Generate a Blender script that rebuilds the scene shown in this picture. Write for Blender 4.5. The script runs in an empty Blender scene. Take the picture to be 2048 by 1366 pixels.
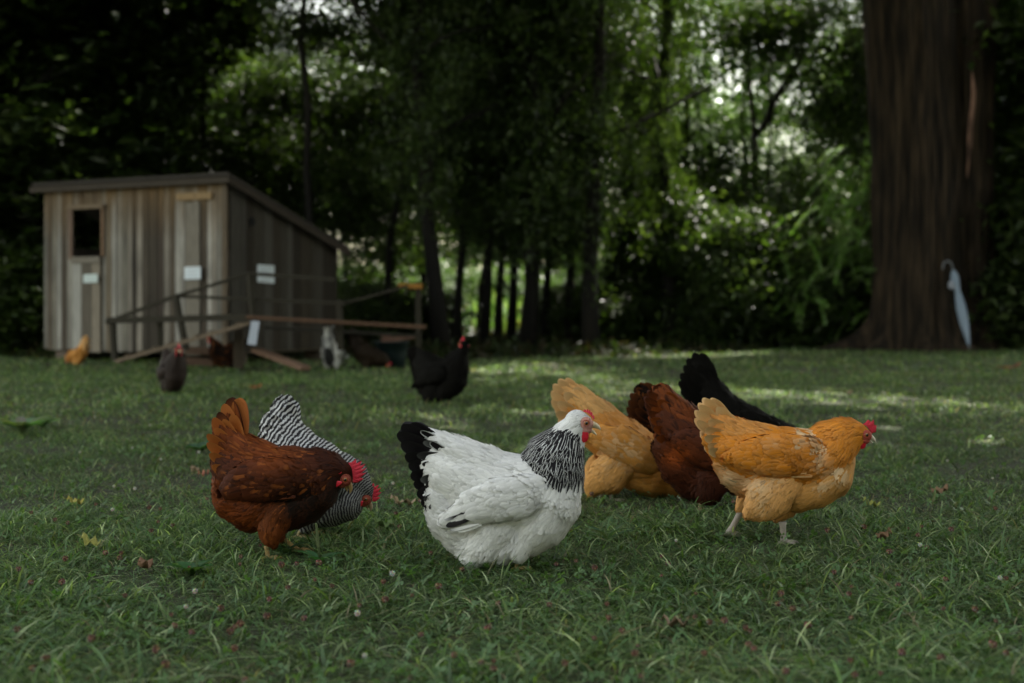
import bpy, math, random
import numpy as np
from mathutils import Vector, Matrix, noise
DEV = ''
SC = bpy.context.scene
COL = SC.collection
F = 2844.0           # focal length in photo pixels
HOR = 593.0          # horizon row
CAMH = 0.677
# ---------------------------------------------------------------- camera, sky, sun, exposure
cam = bpy.data.cameras.new('camera'); co = bpy.data.objects.new('camera', cam); COL.objects.link(co)
co.location = (0, 0, CAMH); co.rotation_euler = (math.radians(90), 0, 0)
cam.sensor_width = 36.0; cam.lens = 50.0; cam.shift_y = -(683.0 - HOR) / 2048.0
cam.clip_end = 1500.0; cam.clip_start = 0.05
cam.dof.use_dof = True; cam.dof.focus_distance = 3.75; cam.dof.aperture_fstop = 2.8; cam.dof.aperture_blades = 0
SC.camera = co
SUN_EL, SUN_AZ = math.radians(52), math.radians(28)     # azimuth clockwise from +Y (ahead), so ahead and right
world = bpy.data.worlds.new("World"); SC.world = world; world.use_nodes = True
nt = world.node_tree
bg = nt.nodes['Background']
sky = nt.nodes.new('ShaderNodeTexSky'); sky.sky_type = 'NISHITA'; sky.sun_disc = False
sky.sun_elevation = SUN_EL; sky.sun_rotation = SUN_AZ; sky.dust_density = 0.8; sky.air_density = 1.0
hs = nt.nodes.new('ShaderNodeHueSaturation'); hs.inputs['Saturation'].default_value = 0.56
wm = nt.nodes.new('ShaderNodeMix'); wm.data_type = 'RGBA'; wm.blend_type = 'MULTIPLY'; wm.inputs[0].default_value = 1.0; wm.inputs[7].default_value = (1.09, 1.0, 0.80, 1)     # warm tint on the sky light
nt.links.new(sky.outputs[0], hs.inputs['Color']); nt.links.new(hs.outputs[0], wm.inputs[6]); nt.links.new(wm.outputs[2], bg.inputs['Color'])
bg.inputs['Strength'].default_value = 0.12
sl = bpy.data.lights.new('sun', 'SUN'); sl.energy = 2.9; sl.angle = math.radians(0.6); sl.color = (1.0, 0.95, 0.86)
so = bpy.data.objects.new('sun', sl); COL.objects.link(so)
sd = Vector((math.sin(SUN_AZ) * math.cos(SUN_EL), math.cos(SUN_AZ) * math.cos(SUN_EL), math.sin(SUN_EL)))
so.rotation_euler = sd.to_track_quat('Z', 'Y').to_euler(); so.location = (8, 10, 20)
SC.view_settings.view_transform = 'Standard'; SC.view_settings.look = 'None'
SC.view_settings.exposure = 2.38; SC.view_settings.gamma = 1.0
SC.render.engine = 'CYCLES'
SC.cycles.use_denoising = True
SC.cycles.max_bounces = 6; SC.cycles.diffuse_bounces = 3; SC.cycles.glossy_bounces = 2
SC.cycles.transmission_bounces = 3; SC.cycles.transparent_max_bounces = 4
SC.cycles.caustics_reflective = False; SC.cycles.caustics_refractive = False

# ---------------------------------------------------------------- helpers
def P(px, py, d):
    return np.array([(px - 1024.0) / F * d, d, CAMH - (py - HOR) / F * d])
def tag(o, label=None, cat=None, group=None, kind=None):
    if label: o['label'] = label
    if cat: o['category'] = cat
    if group: o['group'] = group
    if kind: o['kind'] = kind
    return o
def empty(name, loc, rz=0.0, sc=1.0):
    o = bpy.data.objects.new(name, None); COL.objects.link(o)
    o.location = loc; o.rotation_euler = (0, 0, rz); o.scale = (sc, sc, sc); o.empty_display_size = 0.1
    return o
def mesh(name, V, Q, mats=(), midx=None, uv=None, cols=None, smooth=True):
    """V (n,3); Q (m,k) faces of k corners or list of such arrays; uv per corner; cols: dict name -> (n,4) point colours"""
    me = bpy.data.meshes.new(name)
    Qs = [np.asarray(q, np.int32) for q in (Q if isinstance(Q, list) else [Q])]
    Qs = [q for q in Qs if len(q)]
    V = np.asarray(V, np.float32)
    me.vertices.add(len(V)); me.vertices.foreach_set('co', V.ravel())
    nl = sum(q.size for q in Qs); nf = sum(len(q) for q in Qs)
    me.loops.add(nl); me.polygons.add(nf)
    me.loops.foreach_set('vertex_index', np.concatenate([q.ravel() for q in Qs]))
    st = []; o = 0
    for q in Qs:
        st.append(o + np.arange(len(q), dtype=np.int32) * q.shape[1]); o += q.size
    me.polygons.foreach_set('loop_start', np.concatenate(st).astype(np.int32))
    me.polygons.foreach_set('use_smooth', np.full(nf, smooth))
    for m in mats: me.materials.append(m)
    if midx is not None: me.polygons.foreach_set('material_index', np.asarray(midx, np.int32))
    if uv is not None:
        l = me.uv_layers.new(name='UVMap'); l.data.foreach_set('uv', np.asarray(uv, np.float32).ravel())
    if cols:
        for k, c in cols.items():
            a = me.color_attributes.new(k, 'FLOAT_COLOR', 'POINT')
            a.data.foreach_set('color', np.asarray(c, np.float32).ravel())
    me.update(calc_edges=True)
    return me
def link(name, me, parent=None, loc=None):
    o = bpy.data.objects.new(name, me); COL.objects.link(o)
    if parent is not None: o.parent = parent
    if loc is not None: o.location = loc
    return o
class MB:
    """collects simple solids into one mesh"""
    def __init__(s): s.V = []; s.F = []; s.C = []; s.n = 0
    def add(s, V, Fc, c=(1, 1, 1)):
        V = [tuple(v) for v in V]; s.V += V; s.F += [tuple(i + s.n for i in f) for f in Fc]; s.C += [tuple(c) + (1,)] * len(V); s.n += len(V)
    def box(s, a, b, c=(1, 1, 1), M=None):
        x0, y0, z0 = a; x1, y1, z1 = b
        V = [(x0,y0,z0),(x1,y0,z0),(x1,y1,z0),(x0,y1,z0),(x0,y0,z1),(x1,y0,z1),(x1,y1,z1),(x0,y1,z1)]
        if M is not None: V = [tuple(M @ Vector(v)) for v in V]
        s.add(V, [(0,3,2,1),(4,5,6,7),(0,1,5,4),(1,2,6,5),(2,3,7,6),(3,0,4,7)], c)
    def beam(s, p, q, w, h, c=(1, 1, 1), up=(0, 0, 1)):
        p = Vector(p); q = Vector(q); t = (q - p); L = t.length; t.normalize()
        b = t.cross(Vector(up))
        if b.length < 1e-4: b = t.cross(Vector((1, 0, 0)))
        b.normalize(); n = b.cross(t)
        M = Matrix(((t.x, b.x, n.x, p.x), (t.y, b.y, n.y, p.y), (t.z, b.z, n.z, p.z), (0, 0, 0, 1)))
        s.box((0, -w / 2, -h / 2), (L, w / 2, h / 2), c, M)
    def tube(s, pts, rad, k=8, c=(1, 1, 1), cap=True):
        pts = [Vector(p) for p in pts]; rings = []
        pn = None
        for i, p in enumerate(pts):
            t = (pts[min(i + 1, len(pts) - 1)] - pts[max(i - 1, 0)]).normalized()
            if pn is None:
                pn = t.cross(Vector((0.13, 0.2, 1)) if abs(t.z) < .9 else Vector((1, .1, 0))).normalized()
            pn = (pn - t * pn.dot(t)).normalized(); b = t.cross(pn)
            r = rad[i] if hasattr(rad, '__len__') else rad
            rings.append([tuple(p + (pn * math.cos(a) + b * math.sin(a)) * r) for a in [2 * math.pi * j / k for j in range(k)]])
        V = [v for r in rings for v in r]; Fc = []
        for i in range(len(pts) - 1):
            for j in range(k):
                Fc.append((i * k + j, i * k + (j + 1) % k, (i + 1) * k + (j + 1) % k, (i + 1) * k + j))
        if cap: Fc.append(tuple(range(k))[::-1]); Fc.append(tuple((len(pts) - 1) * k + j for j in range(k)))
        s.add(V, Fc, c)
    def ball(s, c0, r, c=(1, 1, 1), nu=10, nv=7, M=None, jit=0.0):
        V = []; Fc = []
        for i in range(nv + 1):
            th = math.pi * i / nv
            for j in range(nu):
                ph = 2 * math.pi * j / nu
                k = 1 + (random.random() - .5) * jit
                v = Vector((math.sin(th) * math.cos(ph) * r[0] * k, math.sin(th) * math.sin(ph) * r[1] * k, math.cos(th) * r[2] * k))
                if M is not None: v = M @ v
                V.append(tuple(v + Vector(c0)))
        for i in range(nv):
            for j in range(nu):
                Fc.append((i * nu + j, (i + 1) * nu + j, (i + 1) * nu + (j + 1) % nu, i * nu + (j + 1) % nu))
        s.add(V, Fc, c)
    def build(s, name, mat, parent=None, smooth=False, bevel=0.0, loc=None):
        me = bpy.data.meshes.new(name); me.from_pydata(s.V, [], s.F)
        a = me.color_attributes.new('colA', 'FLOAT_COLOR', 'POINT'); a.data.foreach_set('color', np.array(s.C, np.float32).ravel())
        for p in me.polygons: p.use_smooth = smooth
        for m in (mat if isinstance(mat, (list, tuple)) else [mat]): me.materials.append(m)
        me.update()
        o = link(name, me, parent, loc)
        if bevel: b = o.modifiers.new('bevel', 'BEVEL'); b.width = bevel; b.segments = 2; b.limit_method = 'ANGLE'
        return o
# ---------------------------------------------------------------- materials
def newmat(name):
    m = bpy.data.materials.new(name); m.use_nodes = True
    n = m.node_tree.nodes; p = n['Principled BSDF']
    return m, m.node_tree, n, p
def nd(t, typ, **kw):
    x = t.nodes.new(typ)
    for k, v in kw.items(): setattr(x, k, v)
    return x
def math_n(t, op, a, b=None, clamp=False):
    x = t.nodes.new('ShaderNodeMath'); x.operation = op; x.use_clamp = clamp
    for i, v in enumerate((a, b)):
        if v is None: continue
        if isinstance(v, (int, float)): x.inputs[i].default_value = v
        else: t.links.new(v, x.inputs[i])
    return x.outputs[0]
def mixc(t, fac, a, b, typ='MIX'):
    x = t.nodes.new('ShaderNodeMix'); x.data_type = 'RGBA'; x.blend_type = typ
    for s, v in ((x.inputs[0], fac), (x.inputs[6], a), (x.inputs[7], b)):
        if isinstance(v, (int, float)): s.default_value = v
        elif isinstance(v, tuple): s.default_value = tuple(v) + ((1,) if len(v) == 3 else ())
        else: t.links.new(v, s)
    return x.outputs[2]
def mat_simple(name, col, rough=0.7, nscale=20, nvar=0.25, bump=0.0, sss=0.0, spec=0.3, coat=0.0, noise_stretch=None, power=None):
    m, t, n, p = newmat(name)
    tc = nd(t, 'ShaderNodeTexCoord'); mp = nd(t, 'ShaderNodeMapping'); t.links.new(tc.outputs['Object'], mp.inputs[0])
    if noise_stretch: mp.inputs['Scale'].default_value = noise_stretch
    nz = nd(t, 'ShaderNodeTexNoise'); nz.inputs['Scale'].default_value = nscale; nz.inputs['Detail'].default_value = 5
    t.links.new(mp.outputs[0], nz.inputs['Vector'])
    f = math_n(t, 'MULTIPLY_ADD', nz.outputs[0], 2 * nvar); f.node.inputs[2].default_value = 1 - nvar
    if power: f = math_n(t, 'POWER', f, power)
    c = mixc(t, 1.0, tuple(col), f, 'MULTIPLY')
    t.links.new(c, p.inputs['Base Color'])
    p.inputs['Roughness'].default_value = rough; p.inputs['Specular IOR Level'].default_value = spec
    if sss: p.inputs['Subsurface Weight'].default_value = sss; p.inputs['Subsurface Radius'].default_value = (0.006, 0.002, 0.001)
    if bump:
        b = nd(t, 'ShaderNodeBump'); b.inputs['Strength'].default_value = bump; b.inputs['Distance'].default_value = 0.01
        t.links.new(nz.outputs[0], b.inputs['Height']); t.links.new(b.outputs[0], p.inputs['Normal'])
    return m
def mat_attr(name, rough=0.7, nscale=20, nvar=0.25, bump=0.0, stretch=(1, 1, 1), spec=0.3, dist=0.01, power=None):
    m = mat_simple(name, (1, 1, 1), rough, nscale, nvar, bump, spec=spec, noise_stretch=stretch, power=power)
    t = m.node_tree
    at = nd(t, 'ShaderNodeAttribute'); at.attribute_name = 'colA'
    for x in t.nodes:
        if x.type == 'MIX': t.links.new(at.outputs['Color'], x.inputs[6])
        if x.type == 'BUMP': x.inputs['Distance'].default_value = dist
    return m
def mat_feather(name, pattern='plain', rough=0.62, spec=0.14, bars=6.0):
    m, t, n, p = newmat(name)
    a = nd(t, 'ShaderNodeAttribute'); a.attribute_name = 'colA'
    b = nd(t, 'ShaderNodeAttribute'); b.attribute_name = 'colB'
    uv = nd(t, 'ShaderNodeUVMap'); sp = nd(t, 'ShaderNodeSeparateXYZ'); t.links.new(uv.outputs[0], sp.inputs[0])
    u, v = sp.outputs[0], sp.outputs[1]
    au = math_n(t, 'ABSOLUTE', math_n(t, 'SUBTRACT', u, 0.5))       # 0 at the shaft, .5 at the edge
    # barbs: fine slanted lines, a slight tone change only
    w = math_n(t, 'MULTIPLY_ADD', v, 60.0); t.links.new(math_n(t, 'MULTIPLY', au, -50.0), w.node.inputs[2])
    barb = math_n(t, 'MULTIPLY_ADD', math_n(t, 'SINE', w), 0.07); barb.node.inputs[2].default_value = 0.96
    base = a.outputs['Color']
    if pattern == 'plain' or pattern == 'stiff':
        # pattern colour along the edge of each feather
        f = math_n(t, 'MULTIPLY', math_n(t, 'SUBTRACT', math_n(t, 'MAXIMUM', math_n(t, 'MULTIPLY', au, 2.0), math_n(t, 'SUBTRACT', math_n(t, 'MULTIPLY', v, 1.6), 0.65)), 0.45), 1.9, True)
        base = mixc(t, f, base, b.outputs['Color'])
    elif pattern == 'lace':
        e = math_n(t, 'MAXIMUM', math_n(t, 'MULTIPLY', au, 2.0), math_n(t, 'SUBTRACT', math_n(t, 'MULTIPLY', v, 1.15), 0.42))
        f = math_n(t, 'MULTIPLY', math_n(t, 'SUBTRACT', e, 0.66), 9.0, True)
        base = mixc(t, f, b.outputs['Color'], base)
    elif pattern == 'bars':
        q = math_n(t, 'ADD', a.outputs['Alpha'], math_n(t, 'MULTIPLY', au, -.35))
        f = math_n(t, 'MULTIPLY', math_n(t, 'ADD', math_n(t, 'SINE', math_n(t, 'MULTIPLY', q, 6.283)), 0.05), 3.0, True)
        base = mixc(t, f, b.outputs['Color'], base)
    c = mixc(t, 1.0, base, barb, 'MULTIPLY')
    t.links.new(c, p.inputs['Base Color'])
    p.inputs['Roughness'].default_value = rough; p.inputs['Specular IOR Level'].default_value = spec
    p.inputs['Sheen Weight'].default_value = 0.015 if spec > .06 else 0.0; p.inputs['Sheen Roughness'].default_value = 0.4
    return m
# ================================================================ hens
FM = [mat_feather('feather_plain'), mat_feather('feather_laced', 'lace'), mat_feather('feather_barred', 'bars', bars=4.0),
      mat_feather('feather_quill', 'stiff', 0.5), mat_attr('under_down', 0.95, 60, 0.2), mat_feather('feather_barred_fine', 'bars', bars=2.0), mat_feather('feather_black', 'plain', .7, .04)]
M_COMB = mat_simple('comb_skin', (0.62, 0.022, 0.045), 0.5, 260, 0.28, 0.5, 0.12, 0.4)
M_WATTLE = mat_simple('wattle_skin', (0.66, 0.012, 0.035), 0.38, 200, 0.2, 0.3, 0.15, 0.5)
M_FACE = {'pink': mat_simple('face_skin_pink', (0.56, 0.16, 0.14), 0.6, 240, 0.35, 0.6, 0.1),
          'red': mat_simple('face_skin_red', (0.42, 0.075, 0.05), 0.6, 240, 0.35, 0.6, 0.1),
          'pale': mat_simple('face_skin_pale', (.56, .27, .22), 0.6, 240, 0.4, 0.6, 0.1),
          'brown': mat_simple('face_skin_brown', (0.25, 0.05, 0.025), 0.6, 240, 0.35, 0.6, 0.1)}
M_BEAK = mat_attr('horn', 0.4, 80, 0.15, spec=0.45)
M_LEG = mat_attr('scaly_leg', 0.6, 400, 0.35, 0.6, (1, 1, 2.0), dist=0.003)
M_IRIS = mat_simple('iris', (0.30, 0.10, 0.015), 0.15, 200, 0.2, spec=0.6)
M_PUPIL = mat_simple('pupil', (0.004, 0.003, 0.003), 0.06, 10, 0.0, spec=0.7)

FEATHER_ROWS = np.array([0.0, 0.3, 0.6, 0.82, 0.94, 1.0]); FEATHER_W = np.array([0.45, 0.9, 1.0, 0.88, 0.55, 0.08])
def feathers(Pp, N, T, L, W, lift, curl, A, B, mi, rng, rows=FEATHER_ROWS, wid=FEATHER_W, camber=0.28, root=0.3):
    """vectorised feather vanes: returns V, Q, uv, colA, colB, midx"""
    n = len(Pp); r = len(rows)
    T = T - N * np.sum(T * N, 1, keepdims=True); T /= np.linalg.norm(T, axis=1, keepdims=True) + 1e-9
    Bn = np.cross(T, N)
    v = rows[None, :, None]; u = np.array([-1, 0, 1.0])[None, None, :]
    Lk = L[:, None, None]; Wk = W[:, None, None] * 0.5
    along = (v - root) * Lk + 0 * u
    side = u * wid[None, :, None] * Wk
    up = lift[:, None, None] * (v * Lk) - curl[:, None, None] * Lk * v ** 2 - camber * np.abs(u) ** 2 * wid[None, :, None] * Wk + 0.0004 + camber * Wk * 0.5
    X = Pp[:, None, None, :] + T[:, None, None, :] * along[..., None] + Bn[:, None, None, :] * side[..., None] + N[:, None, None, :] * up[..., None]
    V = X.reshape(-1, 3)
    idx = np.arange(n * r * 3).reshape(n, r, 3)
    Q = np.stack([idx[:, :-1, :-1], idx[:, :-1, 1:], idx[:, 1:, 1:], idx[:, 1:, :-1]], -1).reshape(-1, 4)
    U = np.broadcast_to((u + 1) / 2, (n, r, 3)); VV = np.broadcast_to(v, (n, r, 3))
    uvp = np.stack([U, VV], -1).reshape(-1, 2)
    uv = uvp[Q.ravel()]
    ca = np.repeat(np.c_[A, rng.random(n)], r * 3, 0); cb = np.repeat(np.c_[B, np.ones(n)], r * 3, 0)
    mm = np.repeat(mi, (r - 1) * 2)
    return V, Q, uv, ca, cb, mm
def join_arrays(parts):
    V = []; Q = []; uv = []; a = []; b = []; m = []; o = 0
    for p in parts:
        V.append(p[0]); Q.append(p[1] + o); uv.append(p[2]); a.append(p[3]); b.append(p[4]); m.append(p[5]); o += len(p[0])
    return [np.concatenate(x) for x in (V, Q, uv, a, b, m)]
def chain_samples(nodes, step=0.3):
    out = []; nodes = np.array(nodes, float)
    for i in range(len(nodes) - 1):
        a, b = nodes[i], nodes[i + 1]
        dist = math.hypot(b[0] - a[0], b[1] - a[1]) + abs(b[4] - a[4])
        k = max(2, int(dist / (step * min(a[2], b[2]))) + 1)
        for j in range(k): out.append(a + (b - a) * j / k)
    out.append(nodes[-1]); out = np.array(out)
    tan = np.gradient(out[:, [0, 4, 1]], axis=0)
    tan /= np.linalg.norm(tan, axis=1, keepdims=True) + 1e-9
    return out, tan
_ico = None
def ico():
    global _ico
    if _ico is None:
        import bmesh
        bm = bmesh.new(); bmesh.ops.create_icosphere(bm, subdivisions=3, radius=1)
        _ico = (np.array([v.co[:] for v in bm.verts]), np.array([[v.index for v in f.verts] for f in bm.faces])); bm.free()
    return _ico
def remeshed(blobs, voxel, smooth=5):
    """blobs (n,6): centre xyz, radii xyz -> vertices, quads of one closed skin"""
    iv, itf = ico()
    V = (blobs[:, None, :3] + iv[None] * blobs[:, None, 3:6]).reshape(-1, 3)
    Fc = (itf[None] + (np.arange(len(blobs)) * len(iv))[:, None, None]).reshape(-1, 3)
    o = bpy.data.objects.new('tmp', mesh('tmp', V, Fc)); COL.objects.link(o)
    m = o.modifiers.new('r', 'REMESH'); m.mode = 'VOXEL'; m.voxel_size = voxel
    s = o.modifiers.new('s', 'SMOOTH'); s.factor = 0.5; s.iterations = smooth
    dg = bpy.context.evaluated_depsgraph_get()
    me = bpy.data.meshes.new_from_object(o.evaluated_get(dg))
    n = len(me.vertices); v = np.empty(n * 3, np.float32); me.vertices.foreach_get('co', v); v = v.reshape(-1, 3)
    nn = np.empty(n * 3, np.float32); me.vertices.foreach_get('normal', nn); nn = nn.reshape(-1, 3)
    q = np.array([list(p.vertices) for p in me.polygons if len(p.vertices) == 4])
    old = o.data; bpy.data.objects.remove(o); bpy.data.meshes.remove(me); bpy.data.meshes.remove(old)
    return v, nn, q
# zone: spacing, length, width, lift, curl, direction jitter, downward bias   (photo px of a hen 3.5-5 m away)
ZONES = {'head': (2.6, 6.5, 3.2, .10, .03, .12, 0), 'neck': (4.2, 22, 5.2, .10, .04, .08, 0), 'body': (5.6, 24, 10, .11, .04, .14, .08),
         'back': (6.0, 19, 11, .12, .04, .10, 0), 'fluff': (4.2, 18, 5.0, .20, .05, .24, .35), 'thigh': (4.4, 15, 5.6, .10, .04, .16, .3),
         'wing': (6.2, 26, 12, .10, .04, .07, 0), 'saddle': (5.0, 26, 8, .13, .04, .12, .1), 'hackle': (5.2, 38, 7.6, .11, .05, .09, .05), 'breast': (5.2, 19, 8.5, .09, .04, .14, .12)}
ZN = list(ZONES)
def skin_part(name, chains, org, s, colfn, rng, root, voxel, dens=1.0, cut=None, extra=None, fscale=1.0, headc=None):
    S = []; T = []; Z = []
    for c in chains:
        for sgn in ((1, -1) if c.get('both') else (1,)):
            o, t = chain_samples([(n[0], n[1], n[2], n[3], (n[4] if len(n) > 4 else 0) * sgn) for n in c['n']])
            S.append(o); T.append(t); Z.append(np.full(len(o), ZN.index(c['z'])))
    S = np.concatenate(S); T = np.concatenate(T); Z = np.concatenate(Z)
    w = lambda px, py, yo: np.stack([(px - org[0]) * s, yo * s, (org[1] - py) * s], -1)
    C = w(S[:, 0], S[:, 1], S[:, 4])
    blobs = np.c_[C, S[:, 2] * s, S[:, 3] * s, S[:, 2] * s]
    v, nn, q = remeshed(blobs, voxel)
    # puffs of plumage: soft lumps in the skin under the feathers
    k1 = 1 / (26 * s); k2 = 1 / (11 * s); sd_ = float(rng.random() * 50)
    lump = np.array([noise.noise(Vector((p[0] * k1 + sd_, p[1] * k1, p[2] * k1))) * 4.2 + noise.noise(Vector((p[0] * k2, p[1] * k2 + sd_, p[2] * k2))) * 1.7 for p in v])
    hd_ = np.array([1.0]) if headc is None else np.clip((np.linalg.norm(v - headc[0], axis=1) / headc[1] - 1.0) / 2.0, 0, 1)
    v = v + nn * (lump * s * hd_)[:, None]
    flow = np.c_[T[:, 0], T[:, 1], -T[:, 2]]
    def nearest(p):
        d = np.linalg.norm((p[:, None, :] - C[None]) / blobs[None, :, 3:6], axis=2)
        i = np.argmin(d, 1)
        k = np.exp(-(d - d.min(1, keepdims=True)) * 9)
        f = (k[:, :, None] * flow[None]).sum(1); f /= np.linalg.norm(f, axis=1, keepdims=True) + 1e-9
        return Z[i], f
    def px_of(p): return p[:, 0] / s + org[0], org[1] - p[:, 2] / s
    zi = np.concatenate([nearest(v[i:i + 4000])[0] for i in range(0, len(v), 4000)])
    X, Y = px_of(v)
    a0, b0, m0 = colfn(X, Y, v[:, 1] / s, zi, rng)
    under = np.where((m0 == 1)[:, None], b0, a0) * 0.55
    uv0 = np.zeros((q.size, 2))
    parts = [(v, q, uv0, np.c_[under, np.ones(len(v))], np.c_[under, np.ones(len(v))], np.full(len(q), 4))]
    # scatter over the faces
    fc = v[q]; ar = np.linalg.norm(np.cross(fc[:, 1] - fc[:, 0], fc[:, 2] - fc[:, 0]), axis=1)
    minsp = 2.4 * s * fscale
    N = int(ar.sum() / minsp ** 2 * 3.0)
    fi = rng.choice(len(q), N, p=ar / ar.sum())
    k = rng.random((N, 4)) ** 1.0; k /= k.sum(1, keepdims=True)
    pp = (fc[fi] * k[..., None]).sum(1); pn = (nn[q[fi]] * k[..., None]).sum(1); pn /= np.linalg.norm(pn, axis=1, keepdims=True) + 1e-9
    zz = []; ff = []
    for i in range(0, N, 4000):
        a, b = nearest(pp[i:i + 4000]); zz.append(a); ff.append(b)
    zz = np.concatenate(zz); ff = np.concatenate(ff)
    ZT = np.array([ZONES[z] for z in ZN])
    sp = ZT[zz, 0] * s * fscale / math.sqrt(dens)
    keep = np.zeros(N, bool)
    for z in range(len(ZN)):
        m = np.where(zz == z)[0]
        if not len(m): continue
        cell = np.floor(pp[m] / (ZT[z, 0] * s * fscale / math.sqrt(dens))).astype(np.int64)
        key = cell[:, 0] * 1000003 + cell[:, 1] * 10007 + cell[:, 2]
        _, u = np.unique(key, return_index=True); keep[m[u]] = True
    if cut is not None: keep &= ~cut(pp, pn)
    pp, pn, zz, ff = pp[keep], pn[keep], zz[keep], ff[keep]
    z = ZT[zz]; n = len(pp)
    co1 = np.array([[noise.noise(Vector((p[0] * k2 * .6, p[1] * k2 * .6 + 9, p[2] * k2 * .6))), 0, noise.noise(Vector((p[0] * k2 * .6 + 7, p[1] * k2 * .6, p[2] * k2 * .6)))] for p in pp]).reshape(-1, 3)
    ff = ff + co1 * (.25 + z[:, 5:6] * 1.6) * np.where(zz == ZN.index('head'), 0, 1)[:, None]
    ff = ff + rng.normal(0, 1, (n, 3)) * z[:, 5:6]; ff[:, 2] -= z[:, 6]
    L = z[:, 1] * s * fscale * rng.uniform(.8, 1.2, n); W = z[:, 2] * s * fscale * rng.uniform(.85, 1.15, n)
    X, Y = px_of(pp)
    A, B, M = colfn(X, Y, pp[:, 1] / s, zz, rng)
    j = rng.normal(1, .07, (n, 1)); A = np.clip(A * j, 0, 1); B = np.clip(B * j, 0, 1)
    lift = z[:, 3] * rng.uniform(.3, 1.5, n)
    parts.append(feathers(pp, pn, ff, L, W, lift, z[:, 4], A, B, M, rng))
    if extra: parts += extra
    V, Q, uv, ca, cb, mm = join_arrays(parts)
    set_phase(ca, V, s, org)
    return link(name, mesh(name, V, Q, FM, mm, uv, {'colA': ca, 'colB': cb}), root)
PHASE = [None]
def set_phase(ca, V, s, org):
    if PHASE[0] is not None: ca[:, 3] = ca[:, 3] * .28 + PHASE[0](V[:, 0] / s + org[0], org[1] - V[:, 2] / s)
def quills(lst, org, s, rng, W, A, B, mi, tent=0.5, curve=0.12, both=True, rows=9, spread=2.2, tipw=0.75):
    """long feathers (tail or wing): lst of (base px, base py, tip px, tip py, lateral at base px, lateral at tip px)"""
    out = []; k = rows
    vs = np.array([0, .15, .35, .55, .72, .85, .93, .98, 1]); wid = np.array([.25, .5, .8, 1, 1, .9 * tipw / .75, .68 * tipw / .75, .38, .06])
    for sgn in ((1, -1) if both else (1,)):
        for i, (bx, by, tx, ty, y0, y1) in enumerate(lst):
            b = np.array([(bx - org[0]) * s, sgn * y0 * s, (org[1] - by) * s]); e = np.array([(tx - org[0]) * s, sgn * y1 * s, (org[1] - ty) * s])
            t = e - b; L = np.linalg.norm(t); t /= L
            n = np.array([0, -sgn * 1.0, tent]); n = n - t * n.dot(t); n /= np.linalg.norm(n)
            w = (W[i] if hasattr(W, '__len__') else W) * s
            a = np.array(A[i] if np.ndim(A) > 1 else A)[None] * rng.uniform(.85, 1.12); bb = np.array(B[i] if np.ndim(B) > 1 else B)[None]
            out.append(feathers(b[None], n[None], t[None], np.array([L]), np.array([w]), np.array([.02]), np.array([curve * rng.uniform(.6, 1.4)]), a, bb,
                                np.array([mi[i] if hasattr(mi, '__len__') else mi]), rng, vs, wid, 0.22, 0.0))
    return out
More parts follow.
